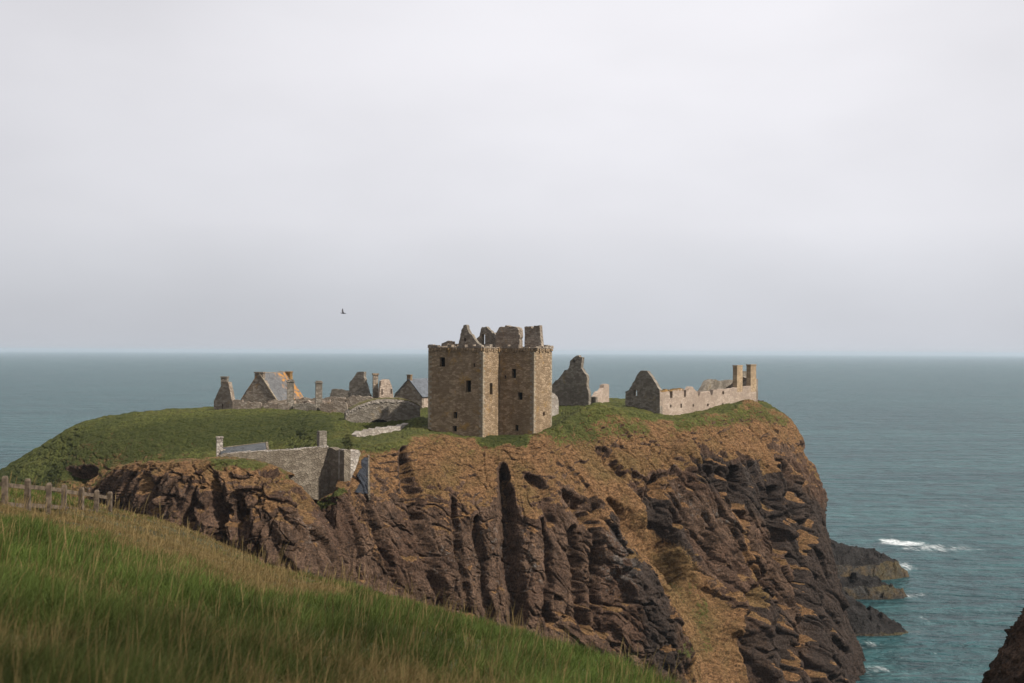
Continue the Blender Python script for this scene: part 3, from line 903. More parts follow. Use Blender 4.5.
# ------------------------------------------------------------------ sea
SEA = 34000.0
sm = np_mesh('sea', np.array([(-SEA, -SEA, 0), (SEA, -SEA, 0), (SEA, SEA, 0), (-SEA, SEA, 0)], float), np.array([[0, 1, 2, 3]]))
k = NT('sea_water')
g = k.n('ShaderNodeNewGeometry').outputs['Position']
w1 = k.noise(k.mapping(g, (.045, .16, 1)), 1.0, 4, .6, .6)
w2 = k.noise(k.mapping(g, (.22, .55, 1)), 1.0, 4, .65, .4)
w3 = k.noise(k.mapping(g, (.004, .014, 1)), 1.0, 3, .5)
w4 = k.noise(k.mapping(g, (.012, .05, 1)), 1.0, 4, .6, .5)
deep = k.mix(k.ramp(w3, .35, .65), (.014, .046, .052), (.025, .070, .075))
deep = k.mix(k.ramp(w4, .4, .7, 0, .5), deep, (.009, .038, .046))
sep = k.n('ShaderNodeSeparateXYZ'); k.l(g, sep.inputs[0])


def blob(cx, cy, rx, ry):
    a = k.math('DIVIDE', k.math('SUBTRACT', sep.outputs[0], cx), rx); b = k.math('DIVIDE', k.math('SUBTRACT', sep.outputs[1], cy), ry)
    d = k.math('SQRT', k.math('ADD', k.math('MULTIPLY', a, a), k.math('MULTIPLY', b, b)))
    return k.ramp(d, 0.15, 1.0, 1.0, 0.0)


def sea_at(px, py):
    r = ray(px, py); t = -60 / r.z
    return r.x * t, t


foam = None
for (px, py, rx, ry, s) in ((893, 541, 7, 9, .9), (905, 543.5, 12, 9, 1.0), (936, 548, 22, 12, .62), (965, 549, 16, 8, .42), (902, 566, 8, 14, .66), (918, 568, 9, 6, .3), (905, 594, 10, 9, .55),
                            (862, 645, 9, 7, .5), (908, 633, 8, 5, .42), (872, 669, 8, 5, .5), (850, 604, 16, 5, .35), (884, 676, 16, 6, .32)):
    cx, cy = sea_at(px, py)
    b = k.math('MULTIPLY', blob(cx, cy, rx, ry), s)
    foam = b if foam is None else k.math('MAXIMUM', foam, b)
fn = k.noise(k.mapping(g, (.34, .13, 1)), 1.0, 7, .75, .5)
fm = k.ramp(k.math('ADD', k.math('MULTIPLY', foam, .62), k.math('MULTIPLY', fn, 1.25)), .84, 1.34, 0, .8)
caps = k.math('MAXIMUM', k.ramp(k.noise(k.mapping(g, (.05, .10, 1)), 1.0, 5, .7, .8), .705, .79, 0, .55), k.ramp(k.noise(k.mapping(g, (.20, .07, 1)), 1.0, 5, .75, .4), .64, .76, 0, .30))
fm = k.math('MAXIMUM', fm, caps)
rip_shade = k.math('ADD', k.math('MULTIPLY', k.noise(k.mapping(g, (.16, .11, 1)), 1.0, 5, .72, .3), .6), k.math('MULTIPLY', w1, .4))
deep = k.mix(1.0, deep, k.mix(k.ramp(rip_shade, .36, .64), (.55, .57, .60), (1.5, 1.46, 1.42)), 'MULTIPLY')  # light and dark wave facets painted into the water colour
c = k.mix(fm, deep, (.75, .78, .78))
k.l(c, k.b.inputs['Base Color'])
k.l(k.math('ADD', k.math('MULTIPLY', fm, .5), .30), k.b.inputs['Roughness'])
k.b.inputs['IOR'].default_value = 1.33
k.b.inputs['Specular IOR Level'].default_value = .15
h = k.math('ADD', k.math('MULTIPLY', w1, 1.6), k.math('MULTIPLY', w2, .55))
h = k.math('ADD', h, k.math('MULTIPLY', w4, 2.2))
k.l(k.bump(h, 1.0, 3.6), k.b.inputs['Normal'])
tag(link('sea', sm, k.m), kind='structure')

# ------------------------------------------------------------------ sea rocks
M['skerry'] = land_mat('wet_rock', (.024, .022, .021), (.047, .045, .042), (.05, .05, .04), False)


def skerry(name, label, cx, cy, L, W, H, rot, prof, seed, tide=3.0, group='low rocks off the headland'):
    """a whale-backed rock: prof gives crest height along its length"""
    U, V = 150, 90
    u = np.linspace(-1, 1, U)[:, None]; v = np.linspace(-1, 1, V)[None]
    hh = np.interp(u, *zip(*prof))
    half = W * (.25 + .75 * np.interp(u, (-1, -.4, .4, .8, 1), (1, 1, .8, .5, .12)))
    x = u * L + 0 * v; y = v * half
    cross = np.clip(1 - np.abs(v) ** 1.7, 0, 1) ** .8
    z = -2.5 + (hh * H + 2.5) * cross
    c_, s_ = math.cos(rot), math.sin(rot)
    p = np.stack([cx + x * c_ - y * s_, cy + x * s_ + y * c_, z + 0 * x], -1).reshape(-1, 3)
    v1, e1 = facets(p / np.array((5, 5, 3.0)), seed, 1.2); v2, e2 = facets(p / 2.0, seed + 9, 1.2)
    amp_ = np.clip(cross.repeat(U, 0).ravel() * 2, 0, 1)
    p[:, 2] += amp_ * (1.3 * v1 + .8 * v2 + .6 * fbm(p / 2.0, 5, seed, True) - .3)
    p[:, 1] += .8 * fbm(p / 4, 3, seed + 3); p[:, 0] += .8 * fbm(p / 4 + 9, 3, seed + 4)
    i = np.arange(U * V).reshape(U, V)
    q = np.stack([i[:-1, :-1], i[1:, :-1], i[1:, 1:], i[:-1, 1:]], -1).reshape(-1, 4)
    me = np_mesh(name, p, q)
    low = 1 - sstep(tide - 1, tide + .6, p[:, 2] + 1.2 * fbm(p / 3, 3, seed + 8))
    fattr(me, 'dry', low); fattr(me, 'green', 0 * low); fattr(me, 'lichen', 0 * low)
    o = link(name, me, M['skerry'], None, True)
    return tag(o, label, 'sea rock', group)


x, y = sea_at(868, 576)
skerry('sea_rock', 'tall dark rock behind, highest of the low rocks beyond the cliff foot', x - 4.5, y, 15, 8, 10.2, .08, ((-1, .96), (-.55, 1), (-.2, .86), (.3, .66), (.7, .46), (1, .1)), 5, 4.2)
x, y = sea_at(864, 595)
skerry('sea_rock', 'broad low rock with pale grey flat side, just in front of tallest', x - 3.8, y - 1, 14, 5.5, 4.8, -.03, ((-1, .9), (-.4, .95), (.1, 1), (.6, .75), (.9, .45), (1, .05)), 15, 2.8)
x, y = sea_at(862, 631)
skerry('sea_rock', 'nearest dark pointed rock tapering right into the sea beside the cliff', x - 1.6, y, 11.5, 5, 9.6, -.1, ((-1, 1), (-.5, .95), (0, .7), (.5, .38), (.8, .15), (1, -.05)), 25, .6)

# ------------------------------------------------------------------ the keep
kB = Vector(plan(483, 190)); fd = Vector((-.87, .5)).normalized(); sd = Vector((.5, .87)).normalized()


def ray_hit(a, d, px):
    s = (px - CX) / F
    t = (s * a.y - a.x) / (d.x - s * d.y)
    return a + d * t


kA = ray_hit(kB, fd, 428.5); kC = ray_hit(kB, sd, 499.5); kD = ray_hit(kC, -fd, 534); kE = ray_hit(kD, sd, 552)
kF = kE + fd * ((kA - kB).length + (kD - kC).length)
keep = empty('tower_keep', (kB.x, kB.y, 45.5), 'tall square brown stone tower keep with ruined top in the middle of the headland', 'castle tower')
KZ0 = 41.0
KZ1 = P(483, 348.0, 190)[2]
poly = [kA, kB, kC, kD, kE, kF]
mb = MB()
KW = {0: [(439.5, 357.5, 445, 366.5), (465.8, 380.5, 471, 392), (453.5, 412, 457.2, 418.2), (452.5, 426, 456.8, 431.5), (473.6, 363.5, 475.2, 367)],
      1: [(489.8, 383, 492.6, 394.5)],
      2: [(511.8, 369, 516, 378), (517.8, 392.5, 522.5, 399.8), (504.6, 375.5, 506.2, 378.5), (515.2, 425, 518.4, 431)],
      3: [(542.8, 412, 545, 416)]}
DEPTH = .75
wins = []
uo = 0
for e in range(6):
    a, b = poly[e], poly[(e + 1) % 6]
    pl = Plane(a, b)
    L = pl.len
    cen = sum(poly, Vector((0, 0))) / 6
    nrm = Vector((pl.d.y, -pl.d.x)); mid = (a + b) / 2
    # outward: probe which side is inside the L
    pl.n = nrm                                       # polygon runs A,B,C.. with outside on the right-hand side
    holes = []
    for w in KW.get(e, ()):
        r_ = rect(pl, *w); holes.append(r_); wins.append((pl, r_, w))
    out = [(0, KZ0), (L, KZ0), (L, KZ1), (0, KZ1)]
    loops = [[Vector((s, z, 0)) for s, z in out]] + [[Vector((s, z, 0)) for s, z in h] for h in holes]
    flat = [(v.x, v.y) for l in loops for v in l]
    for t in tessellate_polygon(loops):
        mb.face([pl.pt(*flat[i]) for i in t], [(flat[i][0] + uo, flat[i][1]) for i in t])
    for h in holes:
        for j in range(4):
            p0, p1 = h[j], h[(j + 1) % 4]
            mb.face([pl.pt(*p0), pl.pt(*p1), pl.pt(*p1, DEPTH), pl.pt(*p0, DEPTH)], [(p0[0], p0[1]), (p1[0], p1[1]), (p1[0] + .7, p1[1] + .7), (p0[0] + .7, p0[1] + .7)])
    uo += L + .37
cap = [Vector((v.x, v.y, KZ1)) for v in poly]
for t in tessellate_polygon([cap]):
    mb.face([cap[i] for i in t], [(cap[i].x, cap[i].y) for i in t])
mb.build('wall', M['keep'], keep)
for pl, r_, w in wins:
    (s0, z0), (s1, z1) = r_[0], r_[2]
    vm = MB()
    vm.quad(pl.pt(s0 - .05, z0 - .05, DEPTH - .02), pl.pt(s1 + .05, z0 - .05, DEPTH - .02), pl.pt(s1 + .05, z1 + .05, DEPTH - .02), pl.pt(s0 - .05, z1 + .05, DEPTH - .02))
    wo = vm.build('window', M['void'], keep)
    if abs(s1 - s0) > .45:
        fr = MB(); tW = .2
        slab(fr, pl, [(s0 - tW, z0 - tW), (s1 + tW, z0 - tW), (s1 + tW, z1 + tW * 1.3), (s0 - tW, z1 + tW * 1.3)], [r_], .1, 0, -.04)
        f_ = fr.build('frame', M['keep_pale'], None)
        f_.parent = wo; f_.matrix_parent_inverse = Matrix.Translation(-keep.location)
# dressed corner stones
mb = MB()
for c, d1, d2 in ((kB, fd, sd), (kD, fd, sd), (kA, -fd, sd), (kE, fd, -sd)):
    z = KZ0 + 2
    j = 0
    while z < KZ1 - .7:
        hh = random.uniform(.38, .55); a1, a2 = (.75, .38) if j % 2 else (.38, .75)
        ctr = c + d1 * (a1 / 2) + d2 * (a2 / 2) - (d1 + d2) * .025
        mb.box(ctr, d1, a1, a2, z, z + hh - .04)
        z += hh; j += 1
mb.build('corner_stones', M['keep_pale'], keep)
# corbel course and broken parapet
mb = MB(); pp = MB()
for e in range(6):
    a, b = poly[e], poly[(e + 1) % 6]
    d = (b - a).normalized(); nn = Vector((d.y, -d.x)); L = (b - a).length
    s = .1
    while s < L - .2:
        wd = random.uniform(.32, .42)
        c = a + d * (s + wd / 2) + nn * random.uniform(-.1, .04)
        z = KZ1 - random.uniform(.75, .4)
        mb.box(c, d, wd, .42, z, KZ1 - .06 + random.uniform(-.05, .03), 1.0)
        s += wd + random.uniform(.12, .24)
    s = .02
    while s < L - .3:
        wd = random.uniform(.5, 1.5)
        hgt = random.choice((.06, .12, .2, .3, .34, .4, .25, .5, .62, .8))
        pp.box(a + d * (s + wd / 2) - nn * .36, d, wd - .02, .95, KZ1 - .02, KZ1 + hgt, random.uniform(.9, .98))
        s += wd
mb.build('corbel_course', M['keep'], keep)
pp.build('parapet', M['mixed'], keep)


def kpl(px, d, dirv=None):
    a = Vector(plan(px, d)); dv = dirv or -fd
    return Plane(a, a + dv)


wall('chimney_stump', kpl(446, 201), [(440.5, 350), (441.5, 343.5), (444, 342.5), (447, 341), (452, 341.3), (452.5, 350)], M['mixed'], keep, thick=1.0, drop=0, step=.35, amp=.1)
wall('gable', kpl(466, 199), [(457.5, 350), (459, 341), (460.3, 336), (461.2, 330), (463, 327.5), (463.5, 325.2), (465.8, 324.6), (467, 329), (470.5, 334), (474, 338.5), (478, 343.5), (481.5, 346), (484, 350)], M['grey'], keep,
     holes=[(464, 338, 466, 341.5)], thick=.9, drop=0, step=.35, amp=.22)
wall('gable', kpl(486, 204), [(474.5, 350), (475.5, 340), (477, 338), (479.5, 336), (480.8, 329), (482, 327), (486, 326.5), (488.5, 329.5), (491, 331), (492, 333.5), (494, 332.5), (497, 335), (499, 350)], M['grey'], keep,
     holes=[(481.9, 334.5, 485, 344)], thick=.9, drop=0, step=.35, amp=.22)
wall('cap_house', kpl(508, 198.5), [(495, 350), (495.6, 341), (496, 333), (497.8, 330), (499, 327.5), (501, 326.6), (508, 326), (514, 326.6), (517.2, 327.6), (518.6, 330), (518.8, 337), (517.8, 339), (518.6, 350)], M['mixed'], keep,
     thick=1.6, drop=0, step=.35, amp=.2)
wall('chimney_stack', kpl(532, 195.5), [(524.2, 350), (524.8, 334), (524.4, 327), (526, 326.3), (530.5, 326.2), (531.6, 328.4), (533, 328.6), (534, 325.6), (539.6, 325.2), (540, 333), (540.8, 341), (541.6, 350)], M['mixed'], keep,
     thick=1.0, drop=0, step=.4, amp=.08)

# ------------------------------------------------------------------ right-hand range
r1 = Vector(plan(660, 220)); r2 = Vector(plan(756, 250)); rd = (r2 - r1).normalized(); rn = Vector((-rd.y, rd.x))
rng = empty('roofless_range', (r1.x, r1.y, 47), 'long roofless pink stone range with grey gable and two tall chimneys', 'ruined building')
pf = Plane(r1, r2)
low = [(x_, y_, x_ + w_, y_ + h_) for x_, y_, w_, h_ in ((670, 404.6, 1.5, 3), (680.4, 403.5, 1.7, 4.5), (692.7, 404, 1.2, 2.8), (707, 403.6, 1.8, 3), (721.8, 403, 1.6, 3), (736.4, 402, 1.6, 4), (751, 401, 1.5, 5))]
rndw = [(722.3, 391.2, 724.3, 394.4)]
wall('long_wall', pf, [(660, 424), (660, 391), (663, 391.8), (669.6, 391), (669.9, 398), (672.4, 398), (672.6, 390.6), (678, 389.6), (683.6, 389), (684, 397), (686, 397), (686.3, 390), (688, 390.2), (690.6, 386.4), (693, 387), (695.6, 390.4), (697.6, 392), (698.2, 396), (699.6, 396), (700.6, 391.4), (705, 391.6), (710, 391.2), (710.8, 395.4), (712.4, 395.2), (713.2, 390), (718, 389.6), (724, 389), (730, 388.8), (735, 388), (756.4, 385), (756.6, 424)],
     M['pink'], rng, holes=low + rndw, thick=.95, amp=.1, drop=1)
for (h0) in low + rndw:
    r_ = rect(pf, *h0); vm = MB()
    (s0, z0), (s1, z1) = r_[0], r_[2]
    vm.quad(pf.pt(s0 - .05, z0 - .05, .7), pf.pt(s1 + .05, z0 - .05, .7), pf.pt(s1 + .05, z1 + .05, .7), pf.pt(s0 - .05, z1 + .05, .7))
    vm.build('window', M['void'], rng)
mb = MB()
for i_ in range(16):
    s, z = pf.sz(661 + i_ * 1.45, 390.6 - i_ * .11); q_ = pf.pt(s, z, .45)
    mb.box((q_.x, q_.y), rd, random.uniform(.3, .55), random.uniform(.7, 1.1), z - .3, z + random.uniform(.0, .22), .85)
mb.build('coping', M['lichen_stone'], rng)
pg = Plane(r1, r1 + rn)
wall('gable_wall', pg, [(625.3, 412), (625.3, 391.6), (628.8, 390.2), (631.5, 386), (634.6, 380.6), (636, 376.8), (639, 372.4), (640.6, 370.5), (644, 370.6), (647, 371), (648.8, 373.6), (654, 381), (659.6, 390), (659.8, 424)], M['grey'], rng,
     holes=[(633.6, 390.4, 637, 396)], thick=.95, amp=.2, drop=2)
for (px0, px1, top, nm) in ((737, 742.6, 365.2, 0), (750.6, 756.2, 364.4, 1)):
    s0, s1 = pf.at_px(px0), pf.at_px(px1); zt = pf.sz((px0 + px1) / 2, top)[1]; zb = pf.sz(px0, 392)[1]
    cm = MB()
    c = pf.pt((s0 + s1) / 2, 0, .54)
    cm.box((c.x, c.y), rd, s1 - s0, 1.1, zb, zt - .25, .97)
    cm.box((c.x, c.y), rd, s1 - s0 + .12, 1.25, zt - .25, zt, .98)
    cm.build('chimney_stack', M['tan'], rng)
pb = Plane(r1 + rn * 7.6, r2 + rn * 7.6)
wall('rear_wall', pb, [(690, 420), (698, 393), (701, 391), (704.4, 386), (706, 382.5), (708.5, 380), (712, 379.3), (716, 379.4), (720, 380.8), (722.6, 382), (724.2, 380.6), (730, 380), (738, 379.6), (743, 373), (746, 371), (748.5, 374), (752, 380), (753, 420)], M['grey'], rng, thick=.9, amp=.14, drop=0)
pe = Plane(r2, r2 + rn * 7.6)
mbb = MB(); zt = pf.sz(756, 379)[1]; zb = pf.sz(756, 418)[1]
slab(mbb, pe, ragged([(0, zb), (7.6, zb), (7.6, zt - 2.0), (6, zt - 1.0), (4.4, zt + .6), (2.4, zt + .2), (1.0, zt - .2), (0, zt)], .12), [[(1.2, zb + 2.6), (2.2, zb + 2.6), (2.2, zb + 6.2), (1.2, zb + 6.2)]], .9)
mbb.build('end_wall', M['mixed'], rng)
mbb = MB(); c = r2 + rd * .8 + rn * 1.2
mbb.box(c, rd, 1.5, 1.1, zb, pf.sz(758, 377)[1], .93); mbb.build('buttress', M['mixed'], rng)

# ------------------------------------------------------------------ ruin between keep and range
hse = empty('ruined_house', (*plan(570, 226), 48), 'dark ruined gable with broken chimney just right of the keep', 'ruined building')
pg2 = Plane(plan(588, 224), plan(551, 229))
wall('gable_wall', pg2, [(549, 410), (551, 386), (555.5, 380.5), (562.5, 373.4), (568.8, 367.6), (569.6, 364.6), (570, 361), (573, 358), (576, 355.8), (578.4, 355.2), (579.2, 357), (582, 357.4), (581.6, 362), (580.8, 367.6), (583.8, 372.4), (587, 378), (586.5, 385), (588.4, 392), (588.4, 410)], M['grey'], hse,
     holes=[(573.3, 360, 575, 362.4)], thick=1.0, amp=.26, drop=1.5)
wall('low_wall', Plane(plan(588, 226), plan(596, 225)), [(587.5, 411), (588, 397.8), (592, 396.8), (595.8, 397.2), (596, 411)], M['grey'], hse, thick=.8, drop=1.5)
wall('side_wall', Plane(plan(595.4, 226), plan(609.4, 234)), [(595.4, 411), (595.4, 397), (597.6, 393), (601, 391), (603.6, 388), (604, 384.8), (606.5, 384.2), (609.1, 384.4), (609.3, 411)], M['pink'], hse, thick=.9, drop=1.5)
stp = empty('wall_stump', (*plan(555, 216), 48), 'small pale rounded wall stump at the right foot of the keep', 'ruined wall')
wall('stump_wall', Plane(plan(551, 214), plan(559, 216)), [(549, 411), (550, 394), (552.5, 392.6), (555, 393.6), (557.5, 397), (558.6, 401), (558.8, 411)], M['rubble'], stp, thick=1.2, drop=1.5, step=.35)

# ------------------------------------------------------------------ palace ruins on the left
a_ = empty('ruined_gable', (*plan(223, 226), 48), 'small brown gable with chimney at the far left of the ruins', 'ruined building')
wall('gable_wall', Plane(plan(213, 228), plan(233, 225)), [(213.8, 414), (213.8, 400.6), (218.2, 391.4), (221, 386), (221.4, 382), (228, 382), (230.4, 393), (232, 402), (233.3, 403), (233.3, 414)], M['mixed'], a_, holes=[(221.6, 404, 223, 411)], thick=1.0, amp=.08, drop=1)
cm = MB(); c = plan(225, 227.2)
zt = P(225, 376.4, 227)[2]; zb = P(225, 383, 227)[2]
cm.box(c, (1, -.15), 1.3, 1.0, zb - .4, zt - .25); cm.box(c, (1, -.15), 1.5, 1.2, zt - .25, zt); cm.build('chimney_stack', M['grey'], a_)

crt = empty('courtyard_range', (*plan(290, 224), 48), 'long low grey wall with two freestanding chimney stacks along the green bank', 'ruined building')
pw = Plane(plan(232, 225), plan(346, 222))
wall('low_wall', pw, [(232, 414), (232, 400.6), (235.5, 399.6), (242, 399.8), (242.6, 402), (258.6, 402.4), (260.8, 403.4), (260.8, 414)], M['mixed'], crt, drop=1.5, thick=.8)
wall('low_wall', pw, [(263.5, 414), (263.6, 403.4), (274, 403), (288.6, 403.6), (288.7, 414)], M['mixed'], crt, drop=1.5, thick=.8)
wall('low_wall', pw, [(293.2, 414), (293.2, 404.2), (304, 403), (316, 403.8), (316, 414)], M['grey'], crt, drop=1.5, thick=.8)
wall('low_wall', pw, [(320.4, 416), (320.4, 403.4), (330, 402.4), (338, 401.4), (346, 403), (347, 407), (348.5, 416)], M['mixed'], crt, drop=1.5, thick=.8)
for (x0, x1, top) in ((286.8, 294.8, 379.6), (315.2, 323, 380.8)):
    cm = MB(); c = Vector(plan((x0 + x1) / 2, 224.5)); wd = (x1 - x0) / F * 224.5 / 1.18
    zt = P(x0, top, 224)[2]; zb = P(x0, 414, 224)[2]
    cm.box(c, (1, .28), wd, 1.15, zb - 1, zt - .5, .97); cm.box(c, (1, .28), wd + .22, 1.4, zt - .5, zt - .3); cm.box(c, (1, .28), wd * .9, 1.0, zt - .3, zt)
    cm.build('chimney_stack', M['grey'], crt)
wall('inner_wall', Plane(plan(296, 232), plan(345, 231)), [(296, 413), (296, 399), (303, 397.4), (309, 398.6), (316, 398), (323, 399), (330, 396.6), (338, 397.6), (345, 396.6), (345, 413)], M['mixed'], crt, holes=[(327.8, 399.4, 330, 403)], drop=0, thick=.8)

wall('inner_wall', Plane(plan(270, 229), plan(292, 230)), [(268, 412), (268, 401), (274, 399.6), (280, 400.8), (287, 399.4), (293, 401), (293, 412)], M['mixed'], crt, drop=0, thick=.8)
wall('inner_wall', Plane(plan(303, 227), plan(330, 226.4)), [(303, 412), (303.4, 401.4), (308, 400.4), (313, 402), (318, 400.2), (325, 401.4), (329.6, 399.6), (330, 412)], M['pink'], crt, drop=0, thick=.8, amp=.2)
# roofed house
rf = empty('roofed_house', (*plan(262, 240), 48), 'house with grey slate roof stained by orange lichen and chimneys at both gables', 'house')
ra = Vector(plan(265, 236)); rb = Vector(plan(293, 247)); hd = (rb - ra).normalized(); hn = Vector((hd.y, -hd.x))
pgb = Plane(ra, ra + hn)
wall('gable_wall', pgb, [(242, 412), (242, 398.6), (245, 392.3), (251, 384.5), (254, 380.4), (264.8, 380.4), (268.5, 388), (275.4, 400.6), (275.4, 412)], M['mixed'], rf, thick=.9, amp=.05, drop=1)
sL, zE = pgb.sz(275.4, 400.2); s0, zR = pgb.sz(262, 373.6)
sM = (pgb.at_px(242) + pgb.at_px(275.4)) / 2
HLEN = (rb - ra).length


def hp(s, z, along):
    q = pgb.a + pgb.d * s + hd * along
    return Vector((q.x, q.y, z))


def roof_slab(mb, e0, e1, r1_, r0, th=.16):
    """sloping roof sheet with thickness; UV u along the eave"""
    up = (e1 - e0).cross(r0 - e0).normalized()
    if up.z < 0: up = -up
    L = (e1 - e0).length; S = (r0 - e0).length
    top = [e0 + up * th, e1 + up * th, r1_ + up * th, r0 + up * th]; bot = [e0, e1, r1_, r0]
    mb.face(top, ((0, 0), (L, 0), (L, S), (0, S)))
    mb.face(bot[::-1], ((0, S), (L, S), (L, 0), (0, 0)))
    for i in range(4):
        j = (i + 1) % 4
        mb.quad(bot[i], bot[j], top[j], top[i])


sgn = 1 if sL > sM else -1
hw = abs(sL - sM)
mb = MB()
roof_slab(mb, hp(sM + sgn * (hw + .2), zE - .2, -.1), hp(sM + sgn * (hw + .2), zE - .2, HLEN + .1), hp(sM, zR, HLEN + .1), hp(sM, zR, -.1))
roof_slab(mb, hp(sM - sgn * (hw + .2), zE - .2, -.1), hp(sM - sgn * (hw + .2), zE - .2, HLEN + .1), hp(sM, zR, HLEN + .1), hp(sM, zR, -.1))
mb.build('roof', M['slate'], rf)
mb = MB()
mb.quad(hp(sM + sgn * hw, zE - .1, .3), hp(sM + sgn * hw, zE - .1, HLEN), hp(sM + sgn * hw, zE - 5, HLEN), hp(sM + sgn * hw, zE - 5, .3))
mb.quad(hp(sM - sgn * hw, zE - .1, .3), hp(sM - sgn * hw, zE - .1, HLEN), hp(sM - sgn * hw, zE - 5, HLEN), hp(sM - sgn * hw, zE - 5, .3))
mb.build('side_wall', M['pink'], rf)
mb = MB()
mb.face([hp(sM - hw, zE - 5, HLEN), hp(sM + hw, zE - 5, HLEN), hp(sM + hw, zE - .2, HLEN), hp(sM, zR - .1, HLEN), hp(sM - hw, zE - .2, HLEN)], ((0, 0), (7, 0), (7, 5), (3.5, 9), (0, 5)))
mb.build('gable_wall', M['mixed'], rf)
mb = MB()   # pale skew stones along the roof edge
for al in (.12,):
    roof_slab(mb, hp(sM + sgn * (hw + .3), zE - .1, al - .3), hp(sM + sgn * (hw + .3), zE - .1, al), hp(sM, zR + .12, al), hp(sM, zR + .12, al - .3), .22)
mb.build('skew', M['keep_pale'], rf)
mb = MB()
for al in (0.0, ):
    q0 = hp(sM - .18, zR + .1, -.1); q1 = hp(sM + .18, zR + .1, -.1); q2 = hp(sM + .18, zR + .1, HLEN); q3 = hp(sM - .18, zR + .1, HLEN)
    u3 = Vector((0, 0, .14)); mb.quad(q0 + u3, q1 + u3, q2 + u3, q3 + u3); mb.quad(q1, q2, q2 + u3, q1 + u3); mb.quad(q0, q1, q1 + u3, q0 + u3); mb.quad(q3, q0, q0 + u3, q3 + u3)
mb.build('ridge', M['rubble'], rf)
for al, tp, px, cw in ((.45, 371.8, 259.5, 2.1), (HLEN - .5, 371.4, 292, 2.9)):
    cm = MB(); c = hp(sM, 0, al); zt = P(px, tp, c.y)[2]
    cm.box((c.x, c.y), (hn.x, hn.y), cw, 1.0, zR - 1.8, zt - .25, .97); cm.box((c.x, c.y), (hn.x, hn.y), cw + .2, 1.2, zt - .25, zt)
    cm.build('chimney_stack', M['lichen_stone' if cw > 2.5 else 'mixed'], rf)

# broken ruins behind
br = empty('broken_gable', (*plan(357, 234), 48), 'broken grey gable with stepped top and low walls behind the vault', 'ruined building')
wall('low_wall', Plane(plan(329, 236), plan(350, 235)), [(329, 411), (329.8, 396.6), (331.6, 389.4), (336, 388.8), (343, 389.8), (349, 390.4), (349.4, 411)], M['grey'], br, drop=0, thick=.8)
wall('gable_wall', Plane(plan(349, 235), plan(370, 233)), [(349.2, 411), (349.2, 383), (350, 381.6), (352, 379.6), (355, 375.4), (356.8, 372.2), (360, 371.6), (364, 371.8), (363.6, 376.4), (365.4, 384), (367.2, 390.4), (369.4, 395), (370, 411)], M['grey'], br, drop=0, thick=1.0, amp=.26)
wall('front_wall', Plane(plan(332, 229), plan(372, 228)), [(332, 413), (333, 398.4), (338, 397.2), (346, 399), (352, 395.6), (361, 396.4), (368, 396), (372.4, 398), (372.4, 413)], M['mixed'], br, drop=0, thick=.8, holes=[(345, 400.5, 347, 404)])
ch = empty('lone_chimney', (*plan(375.5, 233), 48), 'slim square brown chimney standing alone between two gables', 'chimney')
cm = MB(); c = Vector(plan(375.6, 233)); zt = P(375, 373.4, 233)[2]
cm.box(c, (1, .3), 1.06, 1.05, 45, zt - .3, .97); cm.build('stack', M['mixed'], ch)
cm = MB(); cm.box(c, (1, .3), 1.3, 1.28, zt - .3, zt); cm.build('cap', M['keep'], ch)
pgl = empty('pale_gable', (*plan(386, 232), 48), 'small pale gable end with two narrow windows left of the slate cottage', 'ruined building')
wall('gable_wall', Plane(plan(379, 231), plan(394, 233)), [(379.3, 411), (379.6, 393), (381.2, 381), (384.2, 379.2), (389.4, 379.6), (391.8, 386), (393.4, 395), (393.5, 411)], M['pink'], pgl, drop=0, thick=.8, amp=.08, holes=[(381.4, 389, 382.7, 395), (390.6, 389, 391.9, 394)])

# slate cottage at the keep's left
ct = empty('slate_cottage', (*plan(410, 230), 48), 'grey slate roofed cottage with one small chimney partly behind the keep', 'house')
ca_ = Vector(plan(408.5, 226)); cdn = Vector((.42, .907)).normalized(); cn = Vector((cdn.y, -cdn.x))
pcb = Plane(ca_, ca_ + cn)
wall('gable_wall', pcb, [(394, 414), (394.4, 394), (399, 389), (405.6, 381.4), (407.5, 380.2), (410.5, 381), (415, 386.8), (421.9, 397), (421.9, 414)], M['mixed'], ct, thick=.8, amp=.05, drop=1)
sE, zE2 = pcb.sz(421.9, 397); sRg, zR2 = pcb.sz(408.6, 379.4)


def cp(s, z, al):
    q_ = pcb.a + pcb.d * s + cdn * al
    return Vector((q_.x, q_.y, z))


sg2 = 1 if sE > sRg else -1
mb = MB()
roof_slab(mb, cp(sE + sg2 * .15, zE2 - .15, -.1), cp(sE + sg2 * .15, zE2 - .15, 9), cp(sRg, zR2, 9), cp(sRg, zR2, -.1))
sW = 2 * sRg - sE
roof_slab(mb, cp(sW - sg2 * .15, zE2 - .15, -.1), cp(sW - sg2 * .15, zE2 - .15, 9), cp(sRg, zR2, 9), cp(sRg, zR2, -.1))
mb.build('roof', M['slate_blue'], ct)
mb = MB(); mb.quad(cp(sE, zE2 - .1, .2), cp(sE, zE2 - .1, 9), cp(sE, zE2 - 5, 9), cp(sE, zE2 - 5, .2)); mb.build('side_wall', M['pink'], ct)
mb = MB(); mb.face([cp(sW, zE2 - 5, 8.9), cp(sE, zE2 - 5, 8.9), cp(sE, zE2 - .2, 8.9), cp(sRg, zR2 + .3, 8.9), cp(sW, zE2 - .2, 8.9)], ((0, 0), (6, 0), (6, 5), (3, 9), (0, 5))); mb.build('gable_wall', M['mixed'], ct)
cm = MB(); c = cp(sRg, 0, .4); zt = P(408, 374.6, 226)[2]
cm.box((c.x, c.y), cn, .85, .8, zR2 - .8, zt - .15); cm.box((c.x, c.y), cn, 1.0, .95, zt - .15, zt); cm.build('chimney_stack', M['keep'], ct)

